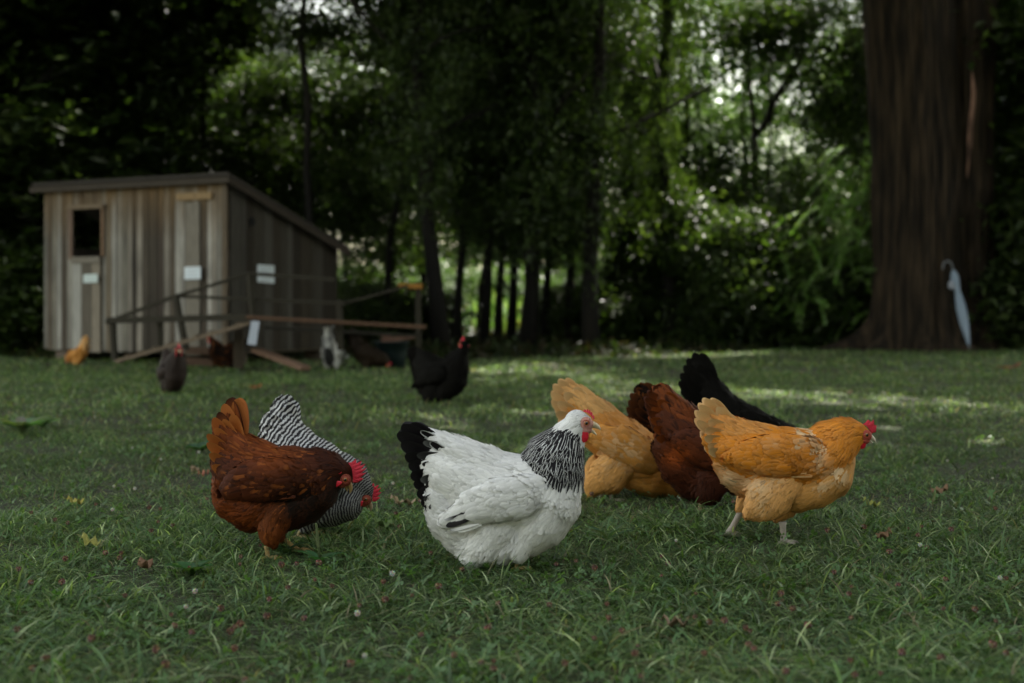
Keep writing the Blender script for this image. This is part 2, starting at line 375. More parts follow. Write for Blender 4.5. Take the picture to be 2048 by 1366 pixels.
def head_parts(root, hd, s, org, far=False):
    px, py, R0, pitch = hd['at']; R = R0 * s; yaw = hd.get('yaw', 0)
    M = Matrix.Translation(((px - org[0]) * s, hd.get('yo', 0) * s, (org[1] - py) * s)) @ Matrix.Rotation(math.radians(yaw), 4, 'Z') @ Matrix.Rotation(math.radians(pitch), 4, 'Y') @ Matrix.Scale(R, 4)
    def put(mb, name, mat, sm=True, parent=None):
        mb.V = [tuple(M @ Vector(v)) for v in mb.V]
        return mb.build(name, mat, parent or root, sm)
    hc = hd.get('horn', (0.55, 0.42, 0.22)); hc2 = hd.get('horn_tip', (0.6, 0.55, 0.42))
    ga = hd.get('gape', 0.0)
    # beak: two curved horn mandibles
    def mandible(p0, p1, p2, r0, name, k=9):
        mb = MB(); pts = []; rr = []
        for i in range(k):
            q = i / (k - 1); a = Vector(p0) * (1 - q) ** 2 + Vector(p1) * 2 * q * (1 - q) + Vector(p2) * q * q
            pts.append(a); rr.append(r0 * (1 - q ** 1.5) + .02)
        mb.tube(pts, rr, 10)
        mb.V = [(x, y * .72, z) for x, y, z in mb.V]
        c = []
        for x, y, z in mb.V:
            q = min(1, max(0, (x - p0[0]) / (p2[0] - p0[0]))); c.append(tuple(hc[i] * (1 - q) + hc2[i] * q for i in range(3)) + (1,))
        mb.C = c; return put(mb, name, M_BEAK)
    mandible((.70, 0, .0), (1.32, 0, .16), (1.68, 0, -.26), .30, 'upper_beak')
    mandible((.68, 0, -.24 - ga * .2), (1.15, 0, -.30 - ga * .5), (1.46, 0, -.34 - ga), .17, 'lower_beak')
    # bare face skin, both sides in one mesh, wraps the sides of the skull
    mb = MB()
    for sg in (1, -1):
        mb.ball((.42, sg * .60, .05), (.58, .33, .52), nu=22, nv=14, jit=.05)
        mb.ball((.48, sg * .54, -.36), (.50, .28, .38), nu=16, nv=10, jit=.06)
        mb.ball((.40, sg * .82, .10), (.30, .13, .27), nu=18, nv=8)
    face = put(mb, 'face', M_FACE[hd.get('face', 'red')])
    for sg in (1, -1):
        mb = MB(); mb.ball((.42, sg * .84, .12), (.23, .15, .22), nu=16, nv=10)
        e = put(mb, 'eye', M_IRIS, True)
        mb = MB(); mb.ball((.43, sg * .935, .12), (.125, .075, .125), nu=12, nv=8); put(mb, 'pupil', M_PUPIL, True, e)
        mb = MB(); pts = [(.42 + .255 * math.cos(a), sg * (.90 - .03 * abs(math.cos(a))), .12 + .235 * math.sin(a)) for a in np.linspace(0, 2 * math.pi, 17)]
        mb.tube(pts, .035, 6, cap=False); put(mb, 'eyelid', M_FACE['red'], True, e)
        if hd.get('lobe', True):
            mb = MB(); mb.ball((-.30, sg * .86, -.22), (.13, .10, .40), nu=12, nv=10, jit=.08); put(mb, 'earlobe', M_WATTLE if hd.get('lobe') != 'pale' else M_FACE['pink'])
    # comb: serrated blade
    ch = hd.get('comb', .8); nn_ = hd.get('points', 6); K = nn_ * 4 + 1; mb = MB(); V = []; Fc = []
    cl = hd.get('comb_len', 1.0)
    for i in range(K):
        q = i / (K - 1)
        x = .98 - q * 1.25 * cl; zb = .42 + .46 * math.sin(min(1, q * 1.3) * math.pi * .5)
        env = ch * (math.sin(math.pi * min(1, .12 + q * .82)) ** .7)
        tooth = 1 - abs(((q * nn_) % 1) - .5) * 2
        tq = hd.get('tooth', .5); zt = zb + env * (1 - tq + tq * tooth); xo = (-.10 + .38 * (.5 - q)) * ch * tooth + (hd.get('fwd', .16) * ch)
        for j, (f, wv) in enumerate(((0, .15), (.45, .12), (.8, .07), (1, .015))):
            wob = hd.get('flop', 0.0) * f * f * ch
            for sg in (1, -1): V.append((x + xo * f, sg * wv + wob + .03 * math.sin(q * 9) * f, zb + (zt - zb) * f))
    for i in range(K - 1):
        for j in range(3):
            for sg in (0, 1):
                a = i * 8 + j * 2 + sg; b = a + 2; c = b + 8; d = a + 8
                Fc.append((a, b, c, d) if sg == 0 else (a, d, c, b))
        Fc.append((i * 8 + 6, i * 8 + 7, i * 8 + 15, i * 8 + 14))
    Fc += [(0, 1, 3, 2), (2, 3, 5, 4), (4, 5, 7, 6)]; e = (K - 1) * 8; Fc += [(e, e + 2, e + 3, e + 1), (e + 2, e + 4, e + 5, e + 3), (e + 4, e + 6, e + 7, e + 5)]
    mb.add(V, Fc); put(mb, 'comb', M_COMB)
    wl = hd.get('wattle', .62)
    for sg in (1, -1):
        mb = MB(); mb.ball((0, 0, 0), (.32, .09, wl), nu=14, nv=12, jit=.03)
        mb.V = [(x * (1.0 - .35 * (z / wl)) + hd.get('wx', .62), y + sg * (hd.get('wy', .48) + .10 * z), z - .36 - wl * .75) for x, y, z in mb.V]
        Rm = Matrix.Translation((hd.get('wx', .62), 0, -.45)) @ Matrix.Rotation(math.radians(hd.get('wrot', 0)), 4, 'Y') @ Matrix.Translation((-hd.get('wx', .62), 0, .45))
        mb.V = [tuple(Rm @ Vector(v)) for v in mb.V]
        put(mb, 'wattle', M_WATTLE)
    return M
def leg_part(root, hock, foot, yo, s, org, col, r=5.2, toe=0.0, lift=False, toes=(26, 34, 27, 15)):
    w = lambda px, py, y: Vector(((px - org[0]) * s, y * s, (org[1] - py) * s))
    h = w(hock[0], hock[1], yo); f = w(foot[0], foot[1], yo)
    mb = MB(); k = 7
    pts = [h.lerp(f, i / (k - 1)) for i in range(k)]
    rr = [r * s * x for x in (1.15, .95, .85, .82, .85, 1.0, 1.25)]
    mb.tube(pts, rr, 10, col)
    for ang, L in zip((toe - 32, toe + 2, toe + 36, toe + 185), toes):
        a = math.radians(ang); d = Vector((math.cos(a), math.sin(a), 0)) * L * s
        n = 8; tp = []
        for i in range(n):
            q = i / (n - 1)
            z = (.20 * math.sin(q * math.pi) if not lift else -.15 * q) * L * s
            tp.append(f + d * q + Vector((0, 0, z * .6 - q * .002)))
        rs = [r * s * .62 * (1 - .35 * (i / (n - 1))) * (1.12 if i % 2 else .95) for i in range(n)]; rs[-1] = r * s * .12; rs[-2] = r * s * .3
        mb.tube(tp, rs, 8, col)
    return mb.build('leg', M_LEG, root, True)
def make_hen(sp, label, group=None, loc=None, yaw=0.0, scale=1.0, cat='hen', mirror=False):
    d = sp['d']; s = d / F * scale
    org = (sp['bx'], sp['by']); rng = np.random.default_rng(sp.get('seed', 1)); random.seed(sp.get('seed', 1))
    if loc is None:
        p = P(org[0], org[1], d); loc = (p[0], p[1], 0.0)
        org = (sp['bx'], HOR + CAMH * F / d)
    root = tag(empty('hen', loc, yaw), label, cat, group)
    hd = sp['head']; PHASE[0] = sp.get('phase')
    px, py, R0, pitch = hd['at']; R = R0 * s; pr = math.radians(pitch); yw = math.radians(hd.get('yaw', 0))
    hc = np.array([(px - org[0]) * s, hd.get('yo', 0) * s, (org[1] - py) * s])
    fx = np.array([math.cos(pr) * math.cos(yw), math.cos(pr) * math.sin(yw), -math.sin(pr)]); lat = np.array([-math.sin(yw), math.cos(yw), 0]); upv = np.cross(fx, lat)
    def cut(p, n):
        q = p - hc; a = q @ fx / R; b = np.abs(q @ lat) / R; c = q @ upv / R
        near = (np.linalg.norm(q, axis=1) < 1.7 * R)
        fa = ((a - .45) / .62) ** 2 + ((c + .03) / .50) ** 2 < 1
        beak = a > .80
        return near & ((fa & (b > .35)) | beak)
    chains = list(sp['chains'])
    # skull
    hl = [(px - math.cos(pr) * R0 * .25, py - math.sin(pr) * R0 * .25, R0 * .92, R0 * .86, hd.get('yo', 0)),
          (px + math.cos(pr) * R0 * .38, py + math.sin(pr) * R0 * .38, R0 * .62, R0 * .60, hd.get('yo', 0))]
    if hd.get('yaw'):
        hl = [(px, py, R0 * .92, R0 * .88, hd.get('yo', 0)), (px + math.cos(yw) * R0 * .4, py, R0 * .62, R0 * .6, hd.get('yo', 0) + math.sin(yw) * R0 * .4)]
    chains.append({'z': 'head', 'n': hl[::-1]})
    vox = sp.get('voxel', 3.4) * s
    fs = sp.get('fscale', 1.0)
    skin_part('body', chains, org, s, sp['col'], rng, root, vox, sp.get('dens', 1.0), cut, quills_for(sp, 'extra', org, s, rng), fs, (hc, R))
    if sp.get('tail'):
        parts = quills_for(sp, 'tail', org, s, rng)
        V, Q, uv, ca, cb, mm = join_arrays(parts)
        set_phase(ca, V, s, org)
        link('tail', mesh('tail', V, Q, FM, mm, uv, {'colA': ca, 'colB': cb}), root)
    if sp.get('wing'):
        for sg in (1, -1):
            ch = [{'z': 'wing', 'n': [(a, b, c, e, f * sg) for a, b, c, e, f in sp['wing']]}]
            ex = quills_for(sp, 'primaries', org, s, rng, sg)
            skin_part('wing', ch, org, s, sp['col'], rng, root, vox, sp.get('dens', 1.0), None, ex, fs)
    head_parts(root, hd, s, org)
    for l in sp['legs']:
        leg_part(root, l[0], l[1], l[2], s, org, sp.get('legcol', (.45, .33, .16)), sp.get('leg_r', 5.2), l[3] if len(l) > 3 else 0, len(l) > 4)
    return root
def quills_for(sp, key, org, s, rng, side=None):
    q = sp.get(key)
    if not q: return []
    out = []
    for g in q:
        lst = g['q'] if side is None else [(a, b, c, e, f * side, h * side) for a, b, c, e, f, h in g['q']]
        out += quills(lst, org, s, rng, g['w'], g['A'], g['B'], g.get('m', 3), g.get('tent', .5), g.get('curve', .1), side is None and g.get('both', True), tipw=g.get('tipw', .75))
    return out
def fan(b0, b1, tips, y0=4, y1=14, yt=None):
    """tail feathers: bases run from b0 to b1, tips listed from the topmost (innermost) down"""
    n = len(tips); out = []
    for i, (tx, ty) in enumerate(tips):
        q = i / max(1, n - 1)
        out.append((b0[0] + (b1[0] - b0[0]) * q, b0[1] + (b1[1] - b0[1]) * q, tx, ty, y0 + (y1 - y0) * q * .6, y0 + (y1 - y0) * q + 2 if yt is None else yt[0] + (yt[1] - yt[0]) * q))
    return out
def bc(c, n): return np.broadcast_to(np.array(c, float), (n, 3)).copy()
def Z(z, *names): return np.isin(z, [ZN.index(k) for k in names])
def blob(x, y, cx, cy, rx, ry): return np.exp(-(((x - cx) / rx) ** 2 + ((y - cy) / ry) ** 2))
def blend(A, c, f): f = np.clip(f, 0, 1)[:, None]; return A * (1 - f) + np.array(c)[None] * f
# ================================================================ lawn and ground
def smoothn(x, y, sc, seed=0):
    """cheap value noise for arrays"""
    r = np.random.default_rng(seed); G = r.random((64, 64))
    X = x / sc + 1000.3; Y = y / sc + 1000.7
    i = np.floor(X).astype(int); j = np.floor(Y).astype(int); fx = X - i; fy = Y - j
    fx = fx * fx * (3 - 2 * fx); fy = fy * fy * (3 - 2 * fy)
    g = lambda a, b: G[a % 64, b % 64]
    return (g(i, j) * (1 - fx) + g(i + 1, j) * fx) * (1 - fy) + (g(i, j + 1) * (1 - fx) + g(i + 1, j + 1) * fx) * fy
def gz(x, y):
    """height of the ground"""
    x = np.asarray(x, float); y = np.asarray(y, float)
    rise = np.clip((x - 1.5) / 6, 0, 1) * np.clip((y - 9) / 9, 0, 1) * 0.02
    far = np.clip((y - 24) / 40, 0, 1) * 0.5
    return (smoothn(x, y, 1.3, 4) - .5) * 0.02 * np.clip((np.hypot(x, y) - 1) / 2, 0, 1) + rise + far
def edge_y(x):
    """where the mown lawn ends and the wood begins"""
    return 15.4 + .25 * np.sin(np.asarray(x) * 1.7) + np.clip((np.asarray(x) - 1.2) / 3.0, 0, 1) * 4.2 + np.clip((-np.asarray(x) - 5.0) / 1.5, 0, 1) * .9
xs = np.concatenate([-np.geomspace(300, 10, 14), np.linspace(-9, 9, 73), np.geomspace(10, 300, 14)])
ys = np.concatenate([[-200, -60, -20, -8], np.linspace(-3, 24, 109), np.geomspace(25, 500, 22)])
X, Y = np.meshgrid(xs, ys); Zg = gz(X, Y)
idx = np.arange(X.size).reshape(X.shape)
Q = np.stack([idx[:-1, :-1], idx[:-1, 1:], idx[1:, 1:], idx[1:, :-1]], -1).reshape(-1, 4)
m, t, n, p = newmat('soil_and_thatch')
tc = nd(t, 'ShaderNodeTexCoord'); nz = nd(t, 'ShaderNodeTexNoise'); nz.inputs['Scale'].default_value = 3.0; nz.inputs['Detail'].default_value = 8
nz2 = nd(t, 'ShaderNodeTexNoise'); nz2.inputs['Scale'].default_value = 90.0; nz2.inputs['Detail'].default_value = 4
t.links.new(tc.outputs['Object'], nz.inputs[0]); t.links.new(tc.outputs['Object'], nz2.inputs[0])
c = mixc(t, nz.outputs[0], (.018, .026, .010), (.036, .052, .016)); c = mixc(t, nz2.outputs[0], c, (.045, .040, .018))
t.links.new(c, p.inputs['Base Color']); p.inputs['Roughness'].default_value = 0.95
b = nd(t, 'ShaderNodeBump'); b.inputs['Distance'].default_value = 0.02; t.links.new(nz2.outputs[0], b.inputs['Height']); t.links.new(b.outputs[0], p.inputs['Normal'])
tag(link('ground', mesh('ground', np.stack([X, Y, Zg], -1).reshape(-1, 3), Q, [m])), kind='structure')

def mat_leafy(name, rough=0.5, spec=0.3, trans=0.35, attr='colA', tint=(1.5, 1.7, .6)):
    m, t, n, p = newmat(name)
    a = nd(t, 'ShaderNodeAttribute'); a.attribute_name = attr
    t.links.new(a.outputs['Color'], p.inputs['Base Color'])
    p.inputs['Roughness'].default_value = rough; p.inputs['Specular IOR Level'].default_value = spec
    tr = nd(t, 'ShaderNodeBsdfTranslucent'); mx = nd(t, 'ShaderNodeMixShader'); mx.inputs[0].default_value = trans
    c = mixc(t, 1.0, a.outputs['Color'], tint, 'MULTIPLY'); t.links.new(c, tr.inputs[0])
    out = n['Material Output']
    t.links.new(p.outputs[0], mx.inputs[1]); t.links.new(tr.outputs[0], mx.inputs[2]); t.links.new(mx.outputs[0], out.inputs[0])
    return m
M_GRASS = mat_leafy('grass_blade', 0.48, 0.38, 0.38)
def blades(x, y, h, w, rng, col, lean=0.6, rows=4):
    n = len(x); z = gz(x, y)
    a = rng.uniform(0, 2 * np.pi, n); ln = lean * (.42 + .75 * np.abs(rng.normal(0, 1, n))); d = np.stack([np.cos(a), np.sin(a)], -1)
    fa = a + np.pi / 2 + rng.normal(0, .6, n); s = np.stack([np.cos(fa), np.sin(fa)], -1)
    v = np.linspace(0, 1, rows)[None, :]; wd = np.array([.7, 1, .75, .08])[:rows] if rows == 4 else np.array([.9, .8, .06])
    bend = (ln[:, None] * v ** 1.7) * h[:, None]
    zz = z[:, None] + h[:, None] * v * (1 - .40 * np.clip(ln[:, None], 0, 2.0) * v) - .004
    C = np.stack([x[:, None] + d[:, 0:1] * bend, y[:, None] + d[:, 1:2] * bend, zz], -1)
    S = np.stack([s[:, 0:1] * wd * w[:, None] / 2, s[:, 1:2] * wd * w[:, None] / 2, np.zeros((n, rows))], -1)
    V = np.stack([C - S, C + S], 2).reshape(-1, 3)
    idx = np.arange(n * rows * 2).reshape(n, rows, 2)
    Q = np.stack([idx[:, :-1, 0], idx[:, :-1, 1], idx[:, 1:, 1], idx[:, 1:, 0]], -1).reshape(-1, 4)
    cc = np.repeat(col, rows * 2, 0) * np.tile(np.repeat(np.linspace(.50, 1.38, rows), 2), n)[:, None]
    return V, Q, np.c_[cc, np.ones(len(cc))]
GREEN = np.array([[.054, .094, .032], [.044, .084, .038], [.076, .112, .042], [.024, .046, .014], [.062, .100, .054], [.105, .138, .068], [.016, .032, .009], [.20, .24, .15]])
DRY = np.array([[.26, .21, .12], [.20, .16, .09], [.16, .15, .07], [.32, .27, .18]])
def grass_cols(n, x, y, rng, dry=.09):
    c = GREEN[np.minimum(rng.integers(0, len(GREEN), n), rng.integers(0, 16, n))] * np.array([[1.02, 1.0, .92]]) * 1.9 * rng.uniform(.6, 1.35, (n, 1))
    pd = dry * (.3 + 1.8 * smoothn(x, y, .35, 8) ** 2)
    k = rng.random(n) < pd; c[k] = DRY[rng.integers(0, 4, k.sum())] * rng.uniform(.6, 1.1, (k.sum(), 1))
    g = smoothn(x, y, .8, 12)[:, None]; return c * (.82 + .36 * g)
def region(n, y0, y1, rng, margin=1.18, pw=1.0):
    y = y0 + (y1 - y0) * rng.random(n) ** pw
    # triangular widening
    y = np.sqrt(y0 ** 2 + (y1 ** 2 - y0 ** 2) * rng.random(n)) if pw == 1.0 else y
    x = rng.uniform(-1, 1, n) * (y * .36 * margin + .6)
    return x, y
rng = np.random.default_rng(77)
VV = []; QQ = []; CC = []; off = 0
def push(V, Q, C):
    global off
    VV.append(V); QQ.append(Q + off); CC.append(C); off += len(V)
for n, y0, y1, hh, ww, lean in ((210000, 2.0, 4.4, .028, .0020, 1.5), (50000, 2.0, 4.4, .054, .0038, 1.45), (1000, 2.0, 4.4, .085, .0045, .9), (6000, 1.9, 3.2, .065, .0055, 1.6), (150000, 4.4, 7.5, .030, .0030, 1.3), (1500, 4.4, 7.5, .07, .0045, .8),
                            (110000, 7.5, 12.5, .036, .006, .8), (90000, 12.5, 21, .042, .011, .7)):
    if 'lowgrass' in DEV: n //= 8
    x, y = region(n, y0, y1, rng)
    tuft = smoothn(x, y, .22, 31); k = (rng.random(n) < .35 + .95 * tuft) & (y < edge_y(x) + rng.normal(0, .12, n)); x, y = x[k], y[k]; n = len(x); tuft = tuft[k]
    h = hh * rng.uniform(.45, 1.35, n) * (.6 + .75 * tuft) ; w = ww * rng.uniform(.6, 1.3, n)
    for fp in (P(590, 1112, 3.74), P(1462, 1076, 3.9), P(1563, 1082, 3.9)):
        h = h * np.where((np.hypot(x - fp[0], (y - fp[1] + .12) * .7) < .10), .6, 1)
    if hh > .05: w = w * 1.1
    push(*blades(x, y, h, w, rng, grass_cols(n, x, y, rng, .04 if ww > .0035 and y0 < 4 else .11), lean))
# meadow beyond the trees: tall grass in the sun
x = rng.uniform(-26, 26, 60000); y = 24 + 30 * rng.random(60000)
push(*blades(x, y, rng.uniform(.3, .9, 60000), rng.uniform(.03, .07, 60000), rng, grass_cols(60000, x, y, rng, .05) * 1.15, .5))
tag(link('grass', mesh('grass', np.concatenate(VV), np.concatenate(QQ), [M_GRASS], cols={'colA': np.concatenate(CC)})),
    'short green lawn grass mixed with dry blades', 'grass', kind='stuff')
# clover leaves and small broad leaves between the blades
def leaflets(cx, cy, cz, r, rng, col, lobes=3, tilt=.5):
    n = len(cx); V = []; C = []
    a0 = rng.uniform(0, 2 * np.pi, n); tx = rng.normal(0, tilt, n); ty = rng.normal(0, tilt, n)
    shp = np.array([(0, 0), (.55, .42), (1.0, .38), (1.12, 0), (1.0, -.38), (.55, -.42)])
    for k in range(lobes):
        a = a0 + k * 2 * np.pi / lobes
        px = shp[None, :, 0] * r[:, None]; py = shp[None, :, 1] * r[:, None]
        X = px * np.cos(a)[:, None] - py * np.sin(a)[:, None]; Yy = px * np.sin(a)[:, None] + py * np.cos(a)[:, None]
        Zz = X * tx[:, None] + Yy * ty[:, None] + np.abs(py) * .35
        V.append(np.stack([cx[:, None] + X, cy[:, None] + Yy, cz[:, None] + Zz], -1)); C.append(np.repeat((col * rng.uniform(.85, 1.15, (n, 1)))[:, None], 6, 1))
    V = np.stack(V, 1).reshape(-1, 3); C = np.stack(C, 1).reshape(-1, 3)
    i = np.arange(n * lobes)[:, None] * 6
    Q = np.concatenate([i + np.array([[0, 1, 2, 3]]), i + np.array([[0, 3, 4, 5]])])
    return V, Q, np.c_[C, np.ones(len(C))]
n = 15000 if 'lowgrass' not in DEV else 3000
x, y = region(n, 2.0, 7.0, rng, pw=1.5); k = rng.random(n) < 1.5 * smoothn(x, y, .30, 55) ** 2 + .08; x, y = x[k], y[k]; n = len(x)
CL = np.array([[.055, .105, .040], [.075, .130, .055], [.045, .085, .030], [.090, .145, .070]]) * 1.6
V, Q, C = leaflets(x, y, gz(x, y) + rng.uniform(.012, .034, n), rng.uniform(.005, .011, n), rng, CL[rng.integers(0, 4, n)])
tag(link('clover', mesh('clover', V, Q, [M_GRASS], cols={'colA': C})), 'low clover leaves spread through the lawn', 'clover', kind='stuff')
# dark ground cover on the floor of the wood
n = 30000; x = rng.uniform(-14, 14, n); y = edge_y(x) + (24.5 - edge_y(x)) * rng.random(n) ** 1.3
V, Q, C = leaflets(x, y, gz(x, y) + rng.uniform(.01, .13, n) * np.clip((y - edge_y(x)) / .8, .25, 1), rng.uniform(.02, .045, n), rng, np.array([[.022, .036, .010], [.034, .050, .014], [.05, .036, .018], [.016, .026, .009]])[rng.integers(0, 4, n)], tilt=.8)
tag(link('undergrowth', mesh('undergrowth', V, Q, [M_GRASS], cols={'colA': C})), 'dark ivy like ground cover on the floor of the wood', 'undergrowth', kind='stuff')
# ---------------------------------------------------------------- clover heads, flowers, fallen leaves: each its own object
M_HEAD = mat_attr('withered_petals', 0.85, 300, 0.4, 0.5, dist=.002)
M_STEM = mat_simple('green_stem', (.10, .14, .05), 0.6)
def head_mesh(seed, cols, r, up=False):
    random.seed(seed); mb = MB()
    for i in range(46):
        th = math.acos(1 - 2 * (i + .5) / 46); ph = i * 2.4
        d = Vector((math.sin(th) * math.cos(ph), math.sin(th) * math.sin(ph), math.cos(th)))
        c = random.choice(cols); c = tuple(k * random.uniform(.6, 1.3) for k in c)
        q = d if up else Vector((d.x, d.y, d.z - .9)).normalized()
        a = d * r * .45; b = a + (q * .6 + d * .4) * r * random.uniform(.5, .75)
        mb.tube([a, a.lerp(b, .6), b], [r * .16, r * .17, r * .04], 5, c)
    return mb
hm = []
for s_ in range(3):
    o = head_mesh(s_, [(.17, .095, .06), (.11, .06, .04), (.34, .23, .17)], .0075).build('tmp', M_HEAD, None, True); hm.append(o.data); bpy.data.objects.remove(o)
o = head_mesh(9, [(.62, .60, .55), (.55, .55, .45), (.7, .68, .62)], .009, True).build('tmp', M_HEAD, None, True); fm = o.data; bpy.data.objects.remove(o)
mb = MB(); mb.tube([(0, 0, -.045), (.004, 0, -.02), (0, 0, 0)], [.0011, .001, .001], 5); o = mb.build('tmp', M_STEM, None, True); stm = o.data; bpy.data.objects.remove(o)
def plant_head(nm, me, px, py, z, label, cat, grp, sc=1.0):
    d = CAMH - z; d = d * F / (py - HOR); p = P(px, py, d)
    r = empty(nm, (p[0], p[1], float(z + gz(p[0], p[1]))), random.uniform(0, 6.28), sc)
    r.rotation_euler[0] = random.uniform(-.4, .4)
    link('flower_head', me, r); link('stem', stm, r)
    tag(r, label, cat, grp)
random.seed(5)
seen = [(123, 1155), (215, 1100), (470, 1290), (352, 1240), (460, 1255), (530, 1060 + 160), (640, 1115), (665, 1165), (580, 1165), (595, 1120), (440, 1205), (485, 1240), (380, 1253), (315, 1290), (335, 1322),
        (490, 1355), (1322, 1105), (1190, 1130), (1340, 1120), (1560, 1175), (1588, 1205), (1800, 1297), (1655, 1065), (1390, 1225), (1450, 1230), (925, 1130), (1185, 985), (1780, 1100), (1730, 1055), (560, 1120),
        (40, 1130), (60, 1160), (130, 1110), (240, 1110), (250, 1185), (305, 1060), (610, 1225), (722, 1200), (770, 1190), (840, 1260), (905, 1300), (990, 1330), (1100, 1200), (1240, 1250), (1270, 1300), (1500, 1280), (1620, 1240),
        (1700, 1180), (1890, 1150), (1950, 1210), (2010, 1150), (30, 1250), (90, 1310), (180, 1270), (700, 1320), (1130, 1320), (1880, 1310), (1990, 1280), (875, 1165), (300, 1010), (110, 1020), (345, 1045), (1990, 1020), (1905, 1060)]
for i, (px, py) in enumerate(seen):
    plant_head('withered_clover', hm[i % 3], px + random.uniform(-4, 4), py + random.uniform(-3, 3), random.uniform(.028, .05), 'brown withered clover head standing in the foreground grass', 'clover head', 'withered clover heads in the grass', random.uniform(.75, 1.15))
for i in range(70):
    plant_head('withered_clover', hm[i % 3], random.uniform(0, 2048), 980 + 380 * random.random(), random.uniform(.02, .05), 'brown withered clover head standing in the foreground grass', 'clover head', 'withered clover heads in the grass', random.uniform(.55, 1.0))
for px, py in [(190, 834), (300, 848), (160, 900), (265, 892), (228, 970), (270, 975), (322, 914), (225, 1018), (730, 1305), (372, 1205), (785, 1140), (715, 1218), (390, 1175), (1895, 925), (1840, 1090), (1352, 1080), (2000, 1150), (690, 893), (786, 963), (1935, 756 + 30), (398, 900), (1985, 960)]:
    plant_head('white_clover', fm, px, py, .035, 'small white clover blossom standing in the lawn', 'clover flower', 'white clover blossoms in the lawn', random.uniform(.45, .75))
M_DEAD = mat_attr('fallen_leaf', 0.7, 60, 0.3, 0.3)
def fallen(px, py, L, col, label, rz, curl=.3):
    d = (CAMH - .025) * F / (py - HOR); p = P(px, py, d); mb = MB(); V = []; Fc = []
    N = 9
    for i in range(N):
        q = i / (N - 1); w = .30 * L * math.sin(math.pi * min(1, q * .92 + .06)) ** .8 * (1 + .1 * math.sin(i * 2.3))
        for s_ in (-1, 0, 1): V.append((q * L - L / 2, s_ * w, .02 * abs(s_) * L * 3 + curl * L * (q - .5) ** 2 * 1.5 + .01 * math.sin(i * 1.7 + s_)))
    for i in range(N - 1):
        for j in range(2): a = i * 3 + j; Fc.append((a, a + 1, a + 4, a + 3))
    mb.add(V, Fc, col); mb.tube([(-L / 2, 0, curl * L * .375), (-L * .75, .002, curl * L * .5)], [.001, .0008], 5, tuple(k * .6 for k in col))
    o = mb.build('fallen_leaf', M_DEAD, None, True, loc=(p[0], p[1], float(gz(p[0], p[1])) + .026)); o.rotation_euler = (random.uniform(-.4, .4), random.uniform(-.3, .3), rz)
    s_ = o.modifiers.new('thick', 'SOLIDIFY'); s_.thickness = .0006
    tag(o, label, 'leaf')
YEL = (.40, .34, .07); BRN = (.22, .13, .07); TAN = (.36, .26, .16)
for a in [(150, 1004, .05, YEL, 'yellow fallen leaf left of the rust red hen, above another yellow one', .4), (182, 1083, .06, (.33, .32, .08), 'larger yellow green fallen leaf at the lower left of the rust red hen', -.3),
          (1742, 1014, .05, (.34, .36, .08), 'narrow yellow leaf right of the striding buff hen', -.2), (765, 1046, .07, (.16, .24, .08), 'pale green loose leaf between the barred hen and the white hen', .9),
          (805, 1003, .08, TAN, 'curled tan dead leaf by the tail of the white hen', .1), (390, 937, .045, TAN, 'small tan dead leaf left of the rust red hen', 1.2), (408, 944, .04, (.30, .10, .05), 'small reddish dead leaf left of the rust red hen', .2),
          (512, 777, .09, (.40, .15, .05), 'orange dead leaf on the far lawn above the rust red hen tail', .5), (2020, 737, .22, (.30, .12, .06), 'orange brown dead leaf on the lawn before the big tree trunk', .1), (1880, 987, .06, BRN, 'brown dead leaf on the grass at the far right', .2),
          (1700, 788, .05, TAN, 'tiny tan leaf on the sunlit grass at the right', .9), (1350, 1240, .06, (.24, .16, .10), 'brown dead leaf in the foreground below the dark mahogany hen', -.6), (290, 1125, .055, (.26, .15, .09), 'tattered brown leaf in the foreground clover at the left', 1.3),
          (1770, 1075, .05, BRN, 'dark brown leaf lying in the grass below the buff hen head', .5)]:
    fallen(*a)
# weeds: plantain with a narrow seed head, and a leafy rosette
def rosette(px, py, label, n=9, L=.09, w=.035, col=(.06, .12, .05), spikes=0, sh=.13, zz=.0):
    d = (CAMH - zz) * F / (py - HOR); p = P(px, py, d); r = tag(empty('weed', (p[0], p[1], float(gz(p[0], p[1])))), label, 'weed')
    V = []; Fc = []; mb = MB()
    for k in range(n):
        a = 2 * math.pi * k / n + random.uniform(-.3, .3); l = L * random.uniform(.7, 1.1); el = random.uniform(.7, 1.25); V = []; Fc = []
        for i in range(7):
            q = i / 6; ww = w * math.sin(math.pi * (.08 + q * .88)) ** .9 / 2
            rr = l * q * math.cos(el * (1 - q * .8)); z = l * math.sin(el) * (q - .45 * q * q)
            for s_ in (-1, 0, 1): V.append((math.cos(a) * rr - math.sin(a) * ww * s_, math.sin(a) * rr + math.cos(a) * ww * s_, z + abs(s_) * ww * .4 + .004))
        for i in range(6):
            for j in range(2): b = i * 3 + j; Fc.append((b, b + 1, b + 4, b + 3))
        mb.add(V, Fc, tuple(c * random.uniform(.8, 1.25) for c in col))
    mb.build('leaves', M_GRASS, r, True)
    for k in range(spikes):
        mb = MB(); x = random.uniform(-.02, .02); le = random.uniform(-.02, .02)
        mb.tube([(x, 0, 0), (x + le * .5, 0, sh * .5), (x + le, 0, sh)], [.0015, .0013, .001], 6, (.09, .13, .05))
        for i in range(60):
            q = i / 60; z = sh * (.45 + .55 * q); a = i * 2.4; mb.ball((x + le * z / sh + math.cos(a) * .0022, math.sin(a) * .0022, z), (.0017, .0017, .0024), (.12, .15, .06), 5, 4)
        mb.build('seed_spike', M_HEAD, r, True)
rosette(569, 1108, 'plantain weed with tall green seed spike at the foot of the rust red hen', 5, .06, .02, spikes=1, sh=.13)
rosette(640, 1128, 'plantain weed with two seed spikes between the rust red hen and the white hen', 6, .07, .02, spikes=2, sh=.11)
